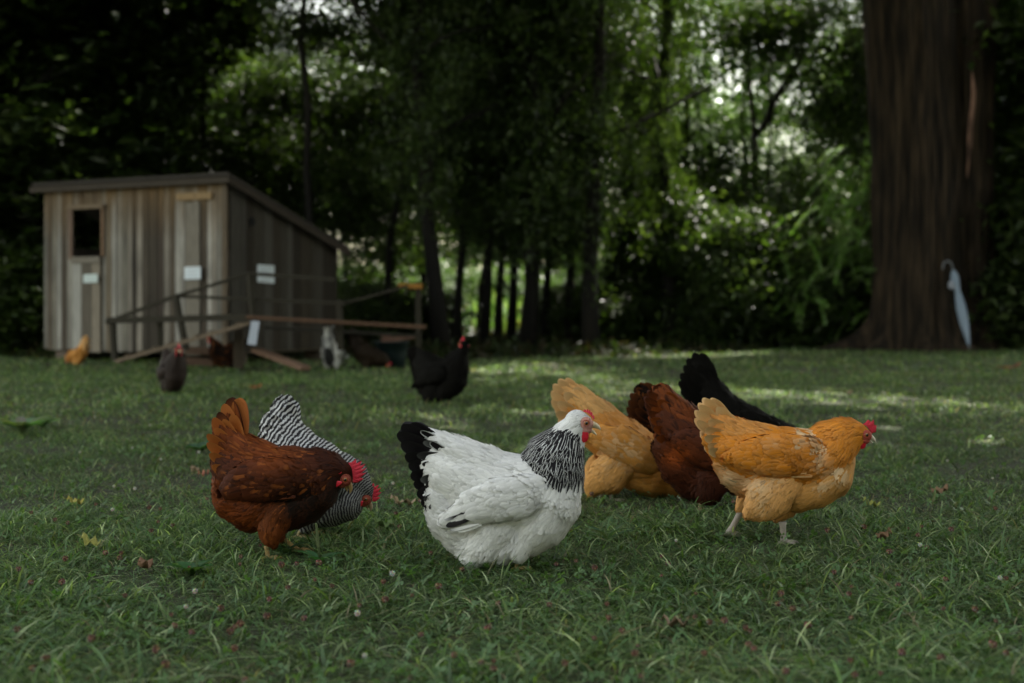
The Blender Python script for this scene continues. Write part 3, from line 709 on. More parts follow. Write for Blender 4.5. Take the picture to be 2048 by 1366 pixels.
rosette(45, 870, 'broad leaved blue green weed at the left edge of the lawn', 16, .15, .05, (.17, .25, .15))
rosette(85, 858, 'second broad leaved weed, smaller, just right of the one at the left edge', 11, .11, .045, (.15, .23, .13))
rosette(400, 905, 'low round leaved weed beside the rust red hen tail', 8, .09, .05, (.05, .12, .055))
rosette(382, 1150, 'low dock leaf weed in the foreground left of the rust red hen feet', 7, .07, .03, (.05, .12, .045))
rosette(1215, 1085, 'broad bladed green weed right of the white hen breast', 6, .09, .016, (.07, .13, .06))
# ================================================================ coop
M_PLANK = mat_attr('weathered_planks', 0.85, 9, 0.6, 0.5, (7, 7, .7), dist=.01)
M_DARKW = mat_attr('dark_timber', 0.85, 12, 0.35, 0.4, (3, 3, 1.2))
M_PAPER = mat_attr('paper_notice', 0.6, 12, 0.04)
A0 = P(92, 720, 15.1); N0 = P(455, 735, 13.85)
ax = Vector((N0[0] - A0[0], N0[1] - A0[1], 0)); LA = ax.length; ax.normalize(); bx_ = Vector((-ax.y, ax.x, 0)); LB = 1.75
if bx_.y < 0: bx_ = -bx_
MC = Matrix(((ax.x, bx_.x, 0, A0[0]), (ax.y, bx_.y, 0, A0[1]), (0, 0, 1, 0), (0, 0, 0, 1)))   # local: x along the front, y back, z up
ZB, ZT, ZR = 0.13, 1.80, 1.20
coop = tag(empty('chicken_coop', (0, 0, 0)), 'weathered grey plank chicken coop with a sloping roof at the left', 'coop'); coop.matrix_world = MC
rg = random.Random(8)
def plank_col():
    g = rg.choice([(.25, .22, .18), (.14, .11, .08), (.28, .26, .22), (.08, .06, .045), (.18, .145, .10), (.44, .41, .36), (.06, .048, .035), (.22, .20, .16), (.36, .34, .30)]); k = rg.uniform(.50, .84)
    return tuple(c * k for c in g)
mb = MB()       # front wall planks with the window opening left free
def board(mb, x0, x1, y0, y1, z0, z1, c, warm=.5):
    """a wall board whose colour changes along its length: greyer below, browner up under the eaves"""
    n = 7; zs_ = [z0 + (z1 - z0) * i / (n - 1) for i in range(n)]; V = []; C = []; wob = [rg.uniform(.72, 1.25) for _ in zs_]
    for i, z in enumerate(zs_):
        k = max(0, (z - 1.25) / .55) * warm * rg.uniform(.6, 1.3); cc = tuple(a * wob[i] * (1 - k) + b * k * .8 for a, b in zip(c, (.17, .105, .045)))
        V += [(x0, y0, z), (x1, y0, z), (x1, y1, z), (x0, y1, z)]; C += [cc + (1,)] * 4
    Fc = [(0, 3, 2, 1), (4 * n - 4, 4 * n - 3, 4 * n - 2, 4 * n - 1)]
    for i in range(n - 1):
        for j in range(4): a = i * 4 + j; b = i * 4 + (j + 1) % 4; Fc.append((a, b, b + 4, a + 4))
    mb.add(V, Fc); mb.C[-len(C):] = C
x = 0.0; wx0, wx1 = .43, .86; wz0, wz1 = 1.10, 1.58; dz0 = .10
while x < LA:
    w = min(rg.uniform(.038, .09), LA - x)
    for e in (wx0, wx1):
        if x < e < x + w: w = e - x
    y = rg.uniform(0, .008); c = plank_col(); zb = ZB - rg.uniform(0, .02)
    if wx0 - .001 <= x and x + w <= wx1 + .001:
        board(mb, x + .004, x + w - .004, -.018 - y, 0 - y, wz1, ZT, c)
    else:
        board(mb, x + .004, x + w - .004, -.018 - y, 0 - y, zb, ZT, c, .9)
    x += w
mb.build('front_wall', M_PLANK, coop)
mb = MB(); y = 0.02
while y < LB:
    w = min(rg.uniform(.08, .16), LB - y); c = tuple(k * .19 + o_ for k, o_ in zip(plank_col(), (.012, .009, .005))); t0 = ZT - (ZT - ZR) * (y / LB); t1 = ZT - (ZT - ZR) * ((y + w) / LB); o = rg.uniform(0, .008)  # side boards darkened: the wall's shade is put into their colour
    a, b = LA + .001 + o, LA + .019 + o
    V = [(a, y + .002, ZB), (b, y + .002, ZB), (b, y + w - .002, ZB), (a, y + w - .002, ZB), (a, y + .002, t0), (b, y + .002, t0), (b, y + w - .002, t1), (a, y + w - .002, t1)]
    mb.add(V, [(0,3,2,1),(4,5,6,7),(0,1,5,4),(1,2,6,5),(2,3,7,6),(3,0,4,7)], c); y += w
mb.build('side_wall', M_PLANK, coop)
mb = MB(); mb.box((.0, LB, ZB), (LA, LB + .02, ZR), (.14, .12, .1)); mb.box((-.02, .0, ZB), (-.001, LB, ZR), (.14, .12, .1)); mb.build('back_wall', M_PLANK, coop)
mb = MB(); mb.box((.01, .01, ZB - .02), (LA - .01, LB - .01, ZB + .03), (.1, .08, .06)); mb.build('floor_deck', M_PLANK, coop)
# half door below the opening, frame round it
mb = MB(); xx = wx0 + .012
for w, c in ((.13, (.30, .29, .26)), (.15, (.10, .085, .065)), (.125, (.20, .17, .13))):
    mb.box((xx, -.045, dz0), (xx + w - .004, -.026, 1.075), c); xx += w
mb.box((wx0 + .01, -.062, 1.02), (wx1 - .01, -.047, 1.09), (.17, .15, .12)); mb.build('half_door', M_PLANK, coop)
mb = MB(); mb.box((wx0 - .05, -.045, 1.06), (wx0 + .008, -.026, 1.62), (.13, .085, .06)); mb.box((wx1 - .01, -.045, 1.09), (wx1 + .03, -.026, 1.6), (.16, .10, .06)); mb.box((wx0 - .05, -.064, 1.585), (wx1 + .04, -.047, 1.63), (.15, .11, .07)); mb.build('window_frame', M_PLANK, coop)
mb = MB(); mb.box((LA - .62, -.050, 1.63), (LA - .16, -.028, 1.70), (.24, .16, .08)); mb.box((LA - .50, -.046, .1), (LA - .32, -.030, 1.60), (.17, .15, .12)); mb.build('door_board', M_PLANK, coop)
mb = MB(); mb.box((LA - .03, -.05, ZB), (LA + .03, -.024, ZT), (.10, .075, .05)); mb.build('corner_post', M_PLANK, coop)
mb = MB()       # dark round vent high on the side wall
V = [(LA + .0285, .33 + .045 * math.cos(a), 1.42 + .045 * math.sin(a)) for a in np.linspace(0, 2 * math.pi, 17)[:-1]]; V2 = [(x + .006, y, z) for x, y, z in V]
mb.add(V + V2, [tuple(range(16))[::-1], tuple(range(16, 32))] + [(i, (i + 1) % 16, 16 + (i + 1) % 16, 16 + i) for i in range(16)], (.004, .004, .004)); mb.build('vent_hole', M_DARKW, coop)
# roof
sl_ = (ZT - ZR) / LB; ov = .10
rf = MB()
def rp(x, y, dz): return (x, y, ZT - sl_ * y + dz)
V = [rp(-ov, -ov, .01), rp(LA + ov, -ov, .01), rp(LA + ov, LB + ov, .01), rp(-ov, LB + ov, .01), rp(-ov, -ov, .045), rp(LA + ov, -ov, .045), rp(LA + ov, LB + ov, .045), rp(-ov, LB + ov, .045)]
rf.add(V, [(0,3,2,1),(4,5,6,7),(0,1,5,4),(1,2,6,5),(2,3,7,6),(3,0,4,7)], (.03, .025, .02)); roof = rf.build('roof', M_DARKW, coop)
mb = MB(); mb.beam(rp(-ov - .01, -ov - .012, -.035), rp(LA + ov + .02, -ov - .012, -.035), .02, .055, (.045, .035, .025)); mb.build('front_fascia', M_PLANK, roof)
mb = MB(); mb.beam(rp(LA + ov + .012, -ov, -.035), rp(LA + ov + .012, LB + ov, -.035), .02, .055, (.038, .028, .02)); mb.build('side_fascia', M_PLANK, roof)
for q in ((.12, .02), (LA - .2, .02), (.12, LB - .3), (LA - .2, LB - .3)):
    mb = MB(); mb.box((q[0], q[1], -.05), (q[0] + .26, q[1] + .2, ZB - .022), (.11, .085, .065)); mb.build('foundation_block', M_DARKW, coop, bevel=.01)
def notice(pts, th, label, lines=3, col=(.62, .68, .72), name='notice'):
    """a sheet of paper on four corners (tl, tr, br, bl)"""
    tl, tr, br, bl = [Vector(p) for p in pts]; n = (tr - tl).cross(bl - tl).normalized() * th; mb = MB()
    mb.add([tl, tr, br, bl, tl + n, tr + n, br + n, bl + n], [(0,1,2,3),(7,6,5,4),(0,4,5,1),(1,5,6,2),(2,6,7,3),(3,7,4,0)], col)
    o = mb.build(name, M_PAPER); tag(o, label, 'notice')
    mb = MB(); u = (tr - tl); v = (bl - tl); k = n.normalized() * -.0015
    for i in range(lines):
        a = tl + u * .14 + v * ((i + .8) / (lines + .6)) + k; b = a + u * (.72 - .12 * (i % 2)); mb.add([a, b, b + v * .05, a + v * .05, a + k, b + k, b + v * .05 + k, a + v * .05 + k], [(0,3,2,1),(4,5,6,7),(0,1,5,4),(1,2,6,5),(2,3,7,6),(3,0,4,7)], (.38, .42, .46))
    mb.build('faint_lines', M_PAPER, o)
def onA(px, py, y=-.075):
    """a point of the front wall's plane (world) seen at a photo pixel"""
    p0 = MC @ Vector((0, y, 0)); nn = Vector((bx_.x, bx_.y, 0)); r = Vector(((px - 1024) / F, 1, -(py - HOR) / F)); d = (p0 - Vector((0, 0, CAMH))).dot(nn) / r.dot(nn)
    return Vector((0, 0, CAMH)) + r * d
def onB(px, py):
    p0 = MC @ Vector((LA + .034, 0, 0)); nn = ax; r = Vector(((px - 1024) / F, 1, -(py - HOR) / F)); d = (p0 - Vector((0, 0, CAMH))).dot(nn) / r.dot(nn)
    return Vector((0, 0, CAMH)) + r * d
notice([onA(167, 549), onA(195, 548), onA(195, 565), onA(167, 566)], .003, 'small pale notice pinned on the half door of the coop', 2, (.52, .60, .58))
notice([onA(369, 534), onA(401, 533), onA(401, 558), onA(369, 559)], .003, 'white notice pinned on the front wall of the coop near the corner', 3)
notice([onB(515, 529), onB(549, 531), onB(549, 567), onB(515, 564)], .003, 'white notice on the dark side wall of the coop', 4)
# ---------------------------------------------------------------- timber pen in front of the coop
pen = tag(empty('timber_pen', (0, 0, 0)), 'low pen frame of dark rough timber rails in front of the coop', 'pen')
D1, D2 = 13.0, 13.6
TD = (.028, .024, .015); TB = (.13, .08, .045)
def rail(name, a, b, h=.035, c=TD, w=.03, par=pen):
    mb = MB(); mb.beam(P(*a), P(*b), w, h, c); return mb.build(name, M_DARKW, par, bevel=.003)
rail('rail', (212, 645, 13.4), (352, 592, 13.2)); rail('rail', (352, 592, 13.2), (498, 548, 13.1), .03)
rail('rail', (214, 641, 13.4), (500, 634, 12.9), .06); rail('rail', (350, 592, 13.22), (690, 607, 12.9), .03); rail('rail', (690, 606, 12.9), (838, 566, 13.3), .025)
rail('rail', (495, 547, 13.1), (670, 559, 12.9), .035); rail('rail', (530, 655, 13.35), (842, 672, 13.0), .03, (.025, .022, .015))
rail('post', (351, 590, 13.17), (372, 700, 13.12), .05, w=.05); rail('post', (224, 640, 13.42), (230, 722, 13.4), .05, w=.05); rail('post', (500, 549, 13.07), (508, 650, 13.0), .05, w=.05)
rail('post', (478, 648, 13.0), (478, 738, 13.0), .09, (.055, .042, .028), .07); rail('post', (679, 600, 12.92), (681, 700, 12.95), .05, w=.05); rail('post', (836, 572, 13.3), (838, 725, 13.2), .05, w=.05)
rail('post', (320, 640, 13.3), (322, 705, 13.3), .05, w=.05)
mb = MB(); mb.beam(P(797, 571, 13.25), P(845, 573, 13.25), .05, .045, (.32, .15, .03)); o = mb.build('orange_board', M_PLANK, bevel=.003); tag(o, 'short orange board end on the far corner of the timber pen', 'board')
mb = MB(); mb.beam(P(494, 634, 12.85), P(852, 654, 12.8), .10, .032, (.10, .055, .032)); o = mb.build('plank', M_PLANK, bevel=.003); tag(o, 'long reddish plank laid level across the timber pen', 'plank')
mb = MB(); mb.beam(P(236, 722, 12.75), P(500, 646, 12.8), .22, .03, (.20, .15, .105))
for i in range(9):
    a = Vector(P(236, 720, 12.75)).lerp(Vector(P(500, 644, 12.8)), (i + .7) / 9.5); mb.box((a.x - .01, a.y - .10, a.z + .012), (a.x + .01, a.y + .10, a.z + .024), (.16, .12, .08))
o = mb.build('ramp', M_PLANK); tag(o, 'sloping plank ramp rising from the grass up to the pen', 'ramp')
mb = MB(); mb.beam(P(512, 700, 13.0), P(612, 737, 12.6), .12, .035, (.17, .10, .065)); o = mb.build('plank', M_PLANK, bevel=.003); tag(o, 'short reddish plank leaning down to the grass right of the pen post', 'plank')
mb = MB(); mb.beam(P(765, 682, 13.4), P(835, 672, 13.3), .08, .04, (.14, .075, .05)); mb.beam(P(765, 670, 13.4), P(790, 682, 13.38), .05, .04, (.14, .075, .05)); o = mb.build('scrap_boards', M_PLANK); tag(o, 'reddish scrap boards lying under the far end of the pen', 'boards')
for i, (z, lb) in enumerate(((700, 'upper brown slat lying behind the ramp under the pen'), (722, 'lower brown slat lying behind the ramp under the pen'))):
    mb = MB(); mb.beam(P(372, z, 13.3), P(430, z + 3, 13.25), .08, .07, (.10, .06, .038)); tag(mb.build('slat', M_PLANK, bevel=.004), lb, 'slat')
a = P(503, 642, 12.7); notice([P(503, 642, 12.7), P(519, 643, 12.7), P(512, 690, 12.68), P(495, 688, 12.68)], .004, 'narrow tilted white notice hanging from the end of the pen plank', 5, (.50, .54, .62))
# dark tub
mb = MB(); c = P(782, 737, 13.4); V = []; K = 24
for r, z in ((.13, 0), (.15, .12), (.165, .24), (.175, .245), (.172, .255), (.155, .25), (.12, .02)):
    V += [(r * math.cos(2 * math.pi * i / K), r * math.sin(2 * math.pi * i / K), z) for i in range(K)]
Fc = [(r * K + i, r * K + (i + 1) % K, (r + 1) * K + (i + 1) % K, (r + 1) * K + i) for r in range(6) for i in range(K)] + [tuple(range(6 * K, 7 * K)), tuple(range(K))[::-1]]
mb.add(V, Fc, (.008, .018, .018)); o = mb.build('feed_tub', mat_attr('dark_plastic', .45, 20, .1), None, True, loc=(c[0], 13.4, 0)); tag(o, 'dark blue green feed tub at the far end of the pen', 'tub')
# ================================================================ big tree on the right
M_BARK = mat_attr('bark', 0.9, 5, 1.0, 1.0, (3.0, 3.0, .30), dist=.05, power=3.2)
M_LEAF = mat_leafy('tree_leaf', 0.42, 0.45, 0.42)
def bark_tube(pts, rad, k, rough=.05, flute=None, seed=0, col=(.025, .0165, .0095), flare=None):
    pts = np.array(pts, float); n = len(pts); ang = np.linspace(0, 2 * np.pi, k, endpoint=False)
    V = []
    for i in range(n):
        r = rad[i] * (1 + rough * np.array([noise.noise(Vector((math.cos(a) * 5 * rad[i] * 3 + seed, math.sin(a) * 5 * rad[i] * 3, pts[i][2] * .7))) for a in ang]))
        r += rad[i] * rough * 1.4 * np.array([abs(noise.noise(Vector((math.cos(a) * 12 * rad[i] + seed, math.sin(a) * 12 * rad[i], pts[i][2] * .6)))) for a in ang])
        if flare is not None: r += flare(ang, pts[i][2])
        V.append(np.stack([pts[i][0] + r * np.cos(ang), pts[i][1] + r * np.sin(ang), np.full(k, pts[i][2])], -1))
    V = np.concatenate(V); idx = np.arange(n * k).reshape(n, k); j = np.roll(idx, -1, 1)
    Q = np.stack([idx[:-1], j[:-1], j[1:], idx[1:]], -1).reshape(-1, 4)
    return V, Q, np.tile(np.array(col + (1,)), (len(V), 1))
def joinv(parts):
    V = []; Q = []; C = []; o = 0
    for v, q, c in parts: V.append(v); Q.append(q + o); C.append(c); o += len(v)
    return np.concatenate(V), np.concatenate(Q), np.concatenate(C)
BT = P(1868, 700, 18.0)
big = tag(empty('big_tree', (BT[0], BT[1], -.02)), 'huge old tree with a forked brown trunk and spreading roots at the right', 'tree')
zs = np.concatenate([np.linspace(0, 1.2, 22), np.linspace(1.3, 9, 34)])
FLARES = ((math.pi * 1.02, .85, .16), (math.pi * 1.18, .4, .14), (-.25, .40, .16), (-1.0, .3, .18), (-1.7, .2, .15), (.9, .3, .3), (2.2, .3, .3), (math.pi * .88, .25, .15))
def fl(ang, z):
    r = np.zeros_like(ang)
    for a0, amp, wd in FLARES:
        dd = np.angle(np.exp(1j * (ang - a0))); r += amp * math.exp(-z / .16) * np.exp(-(dd / wd) ** 2) + .14 * amp * math.exp(-z / .4) * np.exp(-(dd / (wd * 1.6)) ** 2)
    return r + .03 * math.exp(-z / .4)
L = bark_tube([(-.18 - .012 * z + (-.05 * max(0, z - 2.5)), 0, z) for z in zs], [.56 - .008 * z for z in zs], 150, .085, seed=1, flare=fl)
Rr = bark_tube([(.36 + .015 * z + .02 * max(0, z - 2.5), .12, z) for z in zs], [.40 - .012 * z for z in zs], 110, .085, seed=7, flare=lambda a, z: .12 * math.exp(-z / .3) + 0 * a)
V, Q, C = joinv([L, Rr])
link('trunk', mesh('trunk', V, Q, [M_BARK], cols={'colA': C}), big)
mb = MB(); pr = [(0.22, -.62, 2.7), (.27, -.56, 3.1), (.30, -.52, 3.4), (.34, -.50, 3.75), (.33, -.47, 4.0)]
mb.tube([(a, b, c - .55) for a, b, c in pr], [.01, .03, .035, .03, .01], 8, (.16, .09, .065)); mb.build('bare_scar', M_BARK, big, True)
# closed umbrella leaning on the trunk
def on_trunk(px, py, d): return Vector(P(px, py, d))
um = tag(empty('umbrella', (0, 0, 0)), 'closed pale blue umbrella leaning against the big tree trunk', 'umbrella')
a = on_trunk(1938, 692, 17.05); b = on_trunk(1906, 540, 17.35); dv = (b - a)
M_UM = mat_attr('umbrella_cloth', 0.55, 30, 0.1); M_UH = mat_attr('umbrella_handle', .4, 30, .05)
mb = MB(); K = 24; pts = []; rr = []
prof = [(0, .006), (.02, .009), (.05, .018), (.3, .050), (.48, .055), (.62, .042), (.72, .030), (.78, .036), (.9, .046), (.97, .03), (1.0, .012)]
ux = dv.normalized(); vx = ux.cross(Vector((0, 1, 0))).normalized(); wx_ = ux.cross(vx); V = []
for q, r in prof:
    for i in range(K):
        an = 2 * math.pi * i / K; r2 = r * (1 + .16 * math.sin(an * 8)); V.append(tuple(a + dv * q + (vx * math.cos(an) + wx_ * math.sin(an)) * r2))
n_ = len(prof); mb.add(V, [(r * K + i, r * K + (i + 1) % K, (r + 1) * K + (i + 1) % K, (r + 1) * K + i) for r in range(n_ - 1) for i in range(K)] + [tuple(range(K))[::-1], tuple(range((n_ - 1) * K, n_ * K))], (.30, .37, .47)); mb.build('canopy', M_UM, um, True)
mb = MB(); fl_ = a + dv * .80
mb.ball(tuple(fl_ + Vector((-.07, -.03, 0))), (.04, .02, .055), (.34, .36, .42)); mb.tube([a + dv * .72, fl_ + Vector((-.06, -.03, .0))], [.012, .02], 6, (.34, .36, .42)); mb.build('tie_strap', M_UM, um, True)
mb = MB(); h0 = b; pts = [h0, h0 + ux * .06]; top = h0 + ux * .06
for i in range(9):
    an = math.pi * i / 8; pts.append(top + Vector((-.055 + .055 * math.cos(an), 0, .05 * math.sin(an) * 1.0)))
pts.append(top + Vector((-.112, 0, -.05))); mb.tube(pts, [.009] * len(pts), 10, (.26, .27, .30)); mb.build('handle', M_UH, um, True)
mb = MB(); mb.tube([a, a - ux * .05], [.006, .004], 8, (.3, .3, .3)); mb.build('tip', M_UH, um, True)

# ================================================================ woodland trees
def crown_mesh(name, seed, n, rad, size, clumps, col, dense=1.0, droop=0.0, flat=.6):
    """leaf faces gathered in clumps through an ellipsoid; rad = semi-axes, centre at origin"""
    r = np.random.default_rng(seed)
    c = r.normal(0, 1, (clumps, 3)); c /= np.linalg.norm(c, axis=1, keepdims=True); c *= r.random((clumps, 1)) ** (1 / 2.2)
    cs = r.uniform(.10, .26, clumps); k = r.integers(0, clumps, n)
    off = r.normal(0, 1, (n, 3)) * cs[k][:, None]; off[:, 2] *= flat
    p = c[k] + off; p[:, 2] -= droop * (off[:, 0] ** 2 + off[:, 1] ** 2) * 3
    p = p * np.array(rad)[None]
    nrm = r.normal(0, .55, (n, 3)); nrm[:, 2] += 1.0; nrm /= np.linalg.norm(nrm, axis=1, keepdims=True)
    d = r.normal(0, 1, (n, 3)); d -= nrm * (d * nrm).sum(1, keepdims=True); d /= np.linalg.norm(d, axis=1, keepdims=True); e = np.cross(nrm, d)
    s = size * r.uniform(.6, 1.35, n)[:, None]
    V = np.stack([p - d * s, p + e * s * .42 + nrm * s * .12, p + d * s - nrm * s * .15, p - e * s * .42 + nrm * s * .12], 1).reshape(-1, 3)
    Q = np.arange(n * 4).reshape(n, 4)
    cc = np.array(col)[r.integers(0, len(col), n)] * r.uniform(.7, 1.3, (n, 1)) * r.uniform(.8, 1.2, clumps)[k][:, None]
    cc = np.repeat(cc, 4, 0)
    return mesh(name, V, Q, [M_LEAF], cols={'colA': np.c_[cc, np.ones(len(cc))]}, smooth=False)
def trunk_mesh(name, seed, H, r0, limbs=7, lean=.0, crownz=.45, col=(.009, .0075, .005)):
    r = random.Random(seed); mb = MB(); pts = []; rr = []; x = y = 0
    for i in range(12):
        q = i / 11; pts.append((x, y, q * H)); rr.append(r0 * (1 - .75 * q) * (1.25 if i == 0 else 1)); x += lean * H / 11 + r.uniform(-.012, .012) * H; y += r.uniform(-.012, .012) * H
    mb.tube(pts, rr, 12, col)
    for k in range(limbs):
        q = crownz + (.95 - crownz) * (k + r.random()) / limbs; i = min(10, int(q * 11)); b = Vector(pts[i]); an = r.uniform(0, 6.28); l = H * r.uniform(.10, .2) * (1.15 - q * .6)
        d = Vector((math.cos(an), math.sin(an), r.uniform(.25, .9))).normalized(); p = [b]; R = rr[i] * .55
        for s_ in range(5): d = (d + Vector((r.uniform(-.2, .2), r.uniform(-.2, .2), r.uniform(-.05, .15)))).normalized(); p.append(p[-1] + d * l / 5)
        mb.tube(p, [R * (1 - .17 * j) for j in range(6)], 6, col)
        for t_ in (2, 4):
            dd = (d + Vector((r.uniform(-.9, .9), r.uniform(-.9, .9), r.uniform(-.2, .5)))).normalized(); mb.tube([p[t_], p[t_] + dd * l * .25, p[t_] + dd * l * .45], [R * .35, R * .22, R * .08], 5, col)
    o = mb.build('tmp', M_BARK, None, True); me = o.data; bpy.data.objects.remove(o); return me
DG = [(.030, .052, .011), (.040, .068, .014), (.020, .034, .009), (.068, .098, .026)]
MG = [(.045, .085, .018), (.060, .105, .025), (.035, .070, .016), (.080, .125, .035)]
BG_ = [(.070, .115, .032), (.105, .150, .052), (.040, .075, .020), (.26, .30, .20), (.030, .055, .015)]  # the whitish green paints glints of sunlit leaves into the colour
NL = 9000 if 'low' in DEV else 16000
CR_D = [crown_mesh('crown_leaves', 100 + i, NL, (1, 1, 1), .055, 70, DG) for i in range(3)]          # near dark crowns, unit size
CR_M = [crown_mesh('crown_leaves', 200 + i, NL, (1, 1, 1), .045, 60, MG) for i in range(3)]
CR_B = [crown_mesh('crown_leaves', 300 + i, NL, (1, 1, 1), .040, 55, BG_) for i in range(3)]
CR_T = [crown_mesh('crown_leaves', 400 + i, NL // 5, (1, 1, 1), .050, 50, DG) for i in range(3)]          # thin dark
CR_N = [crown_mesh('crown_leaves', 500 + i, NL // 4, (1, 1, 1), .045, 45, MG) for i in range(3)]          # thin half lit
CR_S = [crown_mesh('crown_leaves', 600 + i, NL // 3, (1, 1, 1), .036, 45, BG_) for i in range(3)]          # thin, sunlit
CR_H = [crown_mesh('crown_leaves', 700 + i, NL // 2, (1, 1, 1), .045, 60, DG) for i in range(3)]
TR = [trunk_mesh('trunk_wood', 10 + i, 1.0, .007, 9, [0, .05, -.06, .02][i]) for i in range(4)]
TRK = [trunk_mesh('trunk_wood', 20 + i, 1.0, .0105, 9, [0, .03, -.03][i], .3) for i in range(3)]
cnt = [0]
def tree(px, d, H, W, cz0, kind, label, group, thick=False, rx=None, crowns=2, seed=None, name='tree', trunk_scale=1.0, sy=1.0):
    """H height, W crown half width, cz0 height where the crown starts"""
    i = cnt[0]; cnt[0] += 1; r = random.Random(1000 + i if seed is None else seed)
    x = (px - 1024) / F * d
    root = tag(empty(name, (x, d, float(gz(x, d)) - .03)), label, 'tree', group)
    t = link('trunk', (TRK if thick else TR)[i % 3], root); t.scale = (H * trunk_scale, H * trunk_scale, H); t.rotation_euler[2] = r.uniform(0, 6.28)
    me = {'d': CR_D, 'm': CR_M, 'b': CR_B, 't': CR_T, 'n': CR_N, 's': CR_S, 'h': CR_H}[kind]
    for k in range(crowns):
        q = (k + .5) / crowns; hz = (H * 1.05 - cz0) / crowns
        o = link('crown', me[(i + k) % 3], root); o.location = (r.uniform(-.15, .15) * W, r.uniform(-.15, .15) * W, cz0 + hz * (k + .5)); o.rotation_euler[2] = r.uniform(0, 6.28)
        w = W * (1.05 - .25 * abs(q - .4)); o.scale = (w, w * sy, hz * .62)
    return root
LD = ['slender dark tree in the row at the edge of the lawn', 'dark tree with thick trunk behind the timber pen']
# visible trunks at the edge of the wood (px, distance, thick, crown start, half width)
GD = 'dark trees at the edge of the wood'
edge = [(40, 18.5, 0, 1.6, 1.5, 'd'), (-120, 17, 1, 1.4, 2.3, 'd'), (250, 19.5, 1, 1.9, 1.25, 'd'), (420, 20.5, 0, 4.2, 1.2, 'd'),
        (641, 17.6, 0, 3.9, 1.3, 'h'), (770, 20.5, 0, 3.6, 1.2, 't'), (885, 16.8, 1, 1.9, .75, 'h'), (913, 19, 0, 1.8, .75, 't'),
        (967, 18, 0, 1.5, .95, 'h'), (996, 20.5, 0, 1.6, 1.1, 'h'), (1054, 17.6, 1, 1.25, .95, 'h'), (1091, 19.8, 0, 1.4, 1.0, 'h'), (1139, 18.6, 0, 1.3, .85, 'h'), (1182, 17.4, 1, 1.2, .6, 't'), (1283, 20, 0, 1.5, .5, 't'), (1332, 18.4, 1, 1.5, .4, 't')]
names = ['leftmost dark tree beside the coop', 'dark tree beyond the left edge of the picture', 'dark thick tree behind the coop roof', 'slim tree behind the peak of the coop roof',
         'straight slim trunk right of the coop with sky around it', 'slim leaning tree between the coop and the standing black hen', 'thick dark trunk behind the standing black hen', 'slim trunk close to the right of the thick one behind the black hen',
         'second slim trunk to the right of the black hen', 'third slim trunk to the right of the black hen, farther back', 'thick dark trunk above the head of the white hen', 'slim trunk just right of the thick one above the white hen',
         'slim dark trunk above the pecking buff hen', 'thick dark trunk right above the pecking buff hen', 'slim trunk farther back above the mahogany hen', 'thick dark trunk above the tall black tail']
for (px, d, th, cz, W, kk), nm in zip(edge, names):
    tree(px, d, 9.5 if th else 8.5, W, cz, kk, nm, None, bool(th), crowns=4, trunk_scale=1.0, name='edge_tree')
# inner wood, fills the dark parts of the picture
for i, (px, d, cz, W) in enumerate([(-60, 21, .5, 2.0), (120, 21.5, .7, 1.5), (300, 22.5, 1.5, 1.2), (960, 22, 2.2, 1.0), (1080, 22.5, 1.9, 1.1), (850, 23, 3.0, .9), (200, 19, 3.2, 1.4), (1020, 20, 3.3, 1.4)]):
    tree(px, d, 9.0, W, cz, 'h' if px > 700 else 'd', 'dark tree inside the wood, its trunk lost in shade', 'dark trees inside the wood', False, crowns=3, name='wood_tree')
# right side: dark trees behind and beside the big trunk
for i, (px, d, cz, W, lb) in enumerate([(2040, 21, .4, 1.7, 'dark leafy tree right behind the big forked trunk'), (2190, 18.5, .2, 1.6, 'dark leafy tree at the right edge beside the big trunk'), (1790, 24, .6, .6, 'dark tree seen left of the big forked trunk')]):
    tree(px, d, 9.0, W, cz, 'd' if i != 1 else 'd', lb, None, False, crowns=4, name='edge_tree')
# middle layer in half light on the right window and the left window
for i, (px, d, H, W, cz, k, lb) in enumerate([(1355, 23, 8.5, 1.1, 1.2, 'n', 'slim leaning tree in half light right of the dark wood'), (1510, 27, 8.5, 1.7, .6, 'n', 'tree with forked dark stem against the sky'),
        (1640, 26, 5.0, 1.1, .3, 'n', 'bushy half lit tree left of the big trunk'), (1430, 30, 5.0, 1.8, .3, 'n', 'rounded half lit tree behind the slim leaning one'), (540, 27, 4.6, 1.2, .4, 'm', 'half lit tree behind the right end of the coop roof'), (720, 29, 4.6, 1.6, .4, 'n', 'half lit tree seen between the slim trunks right of the coop')]):
    tree(px, d, H, W, cz, k, lb, None, False, crowns=3, name='half_lit_tree')
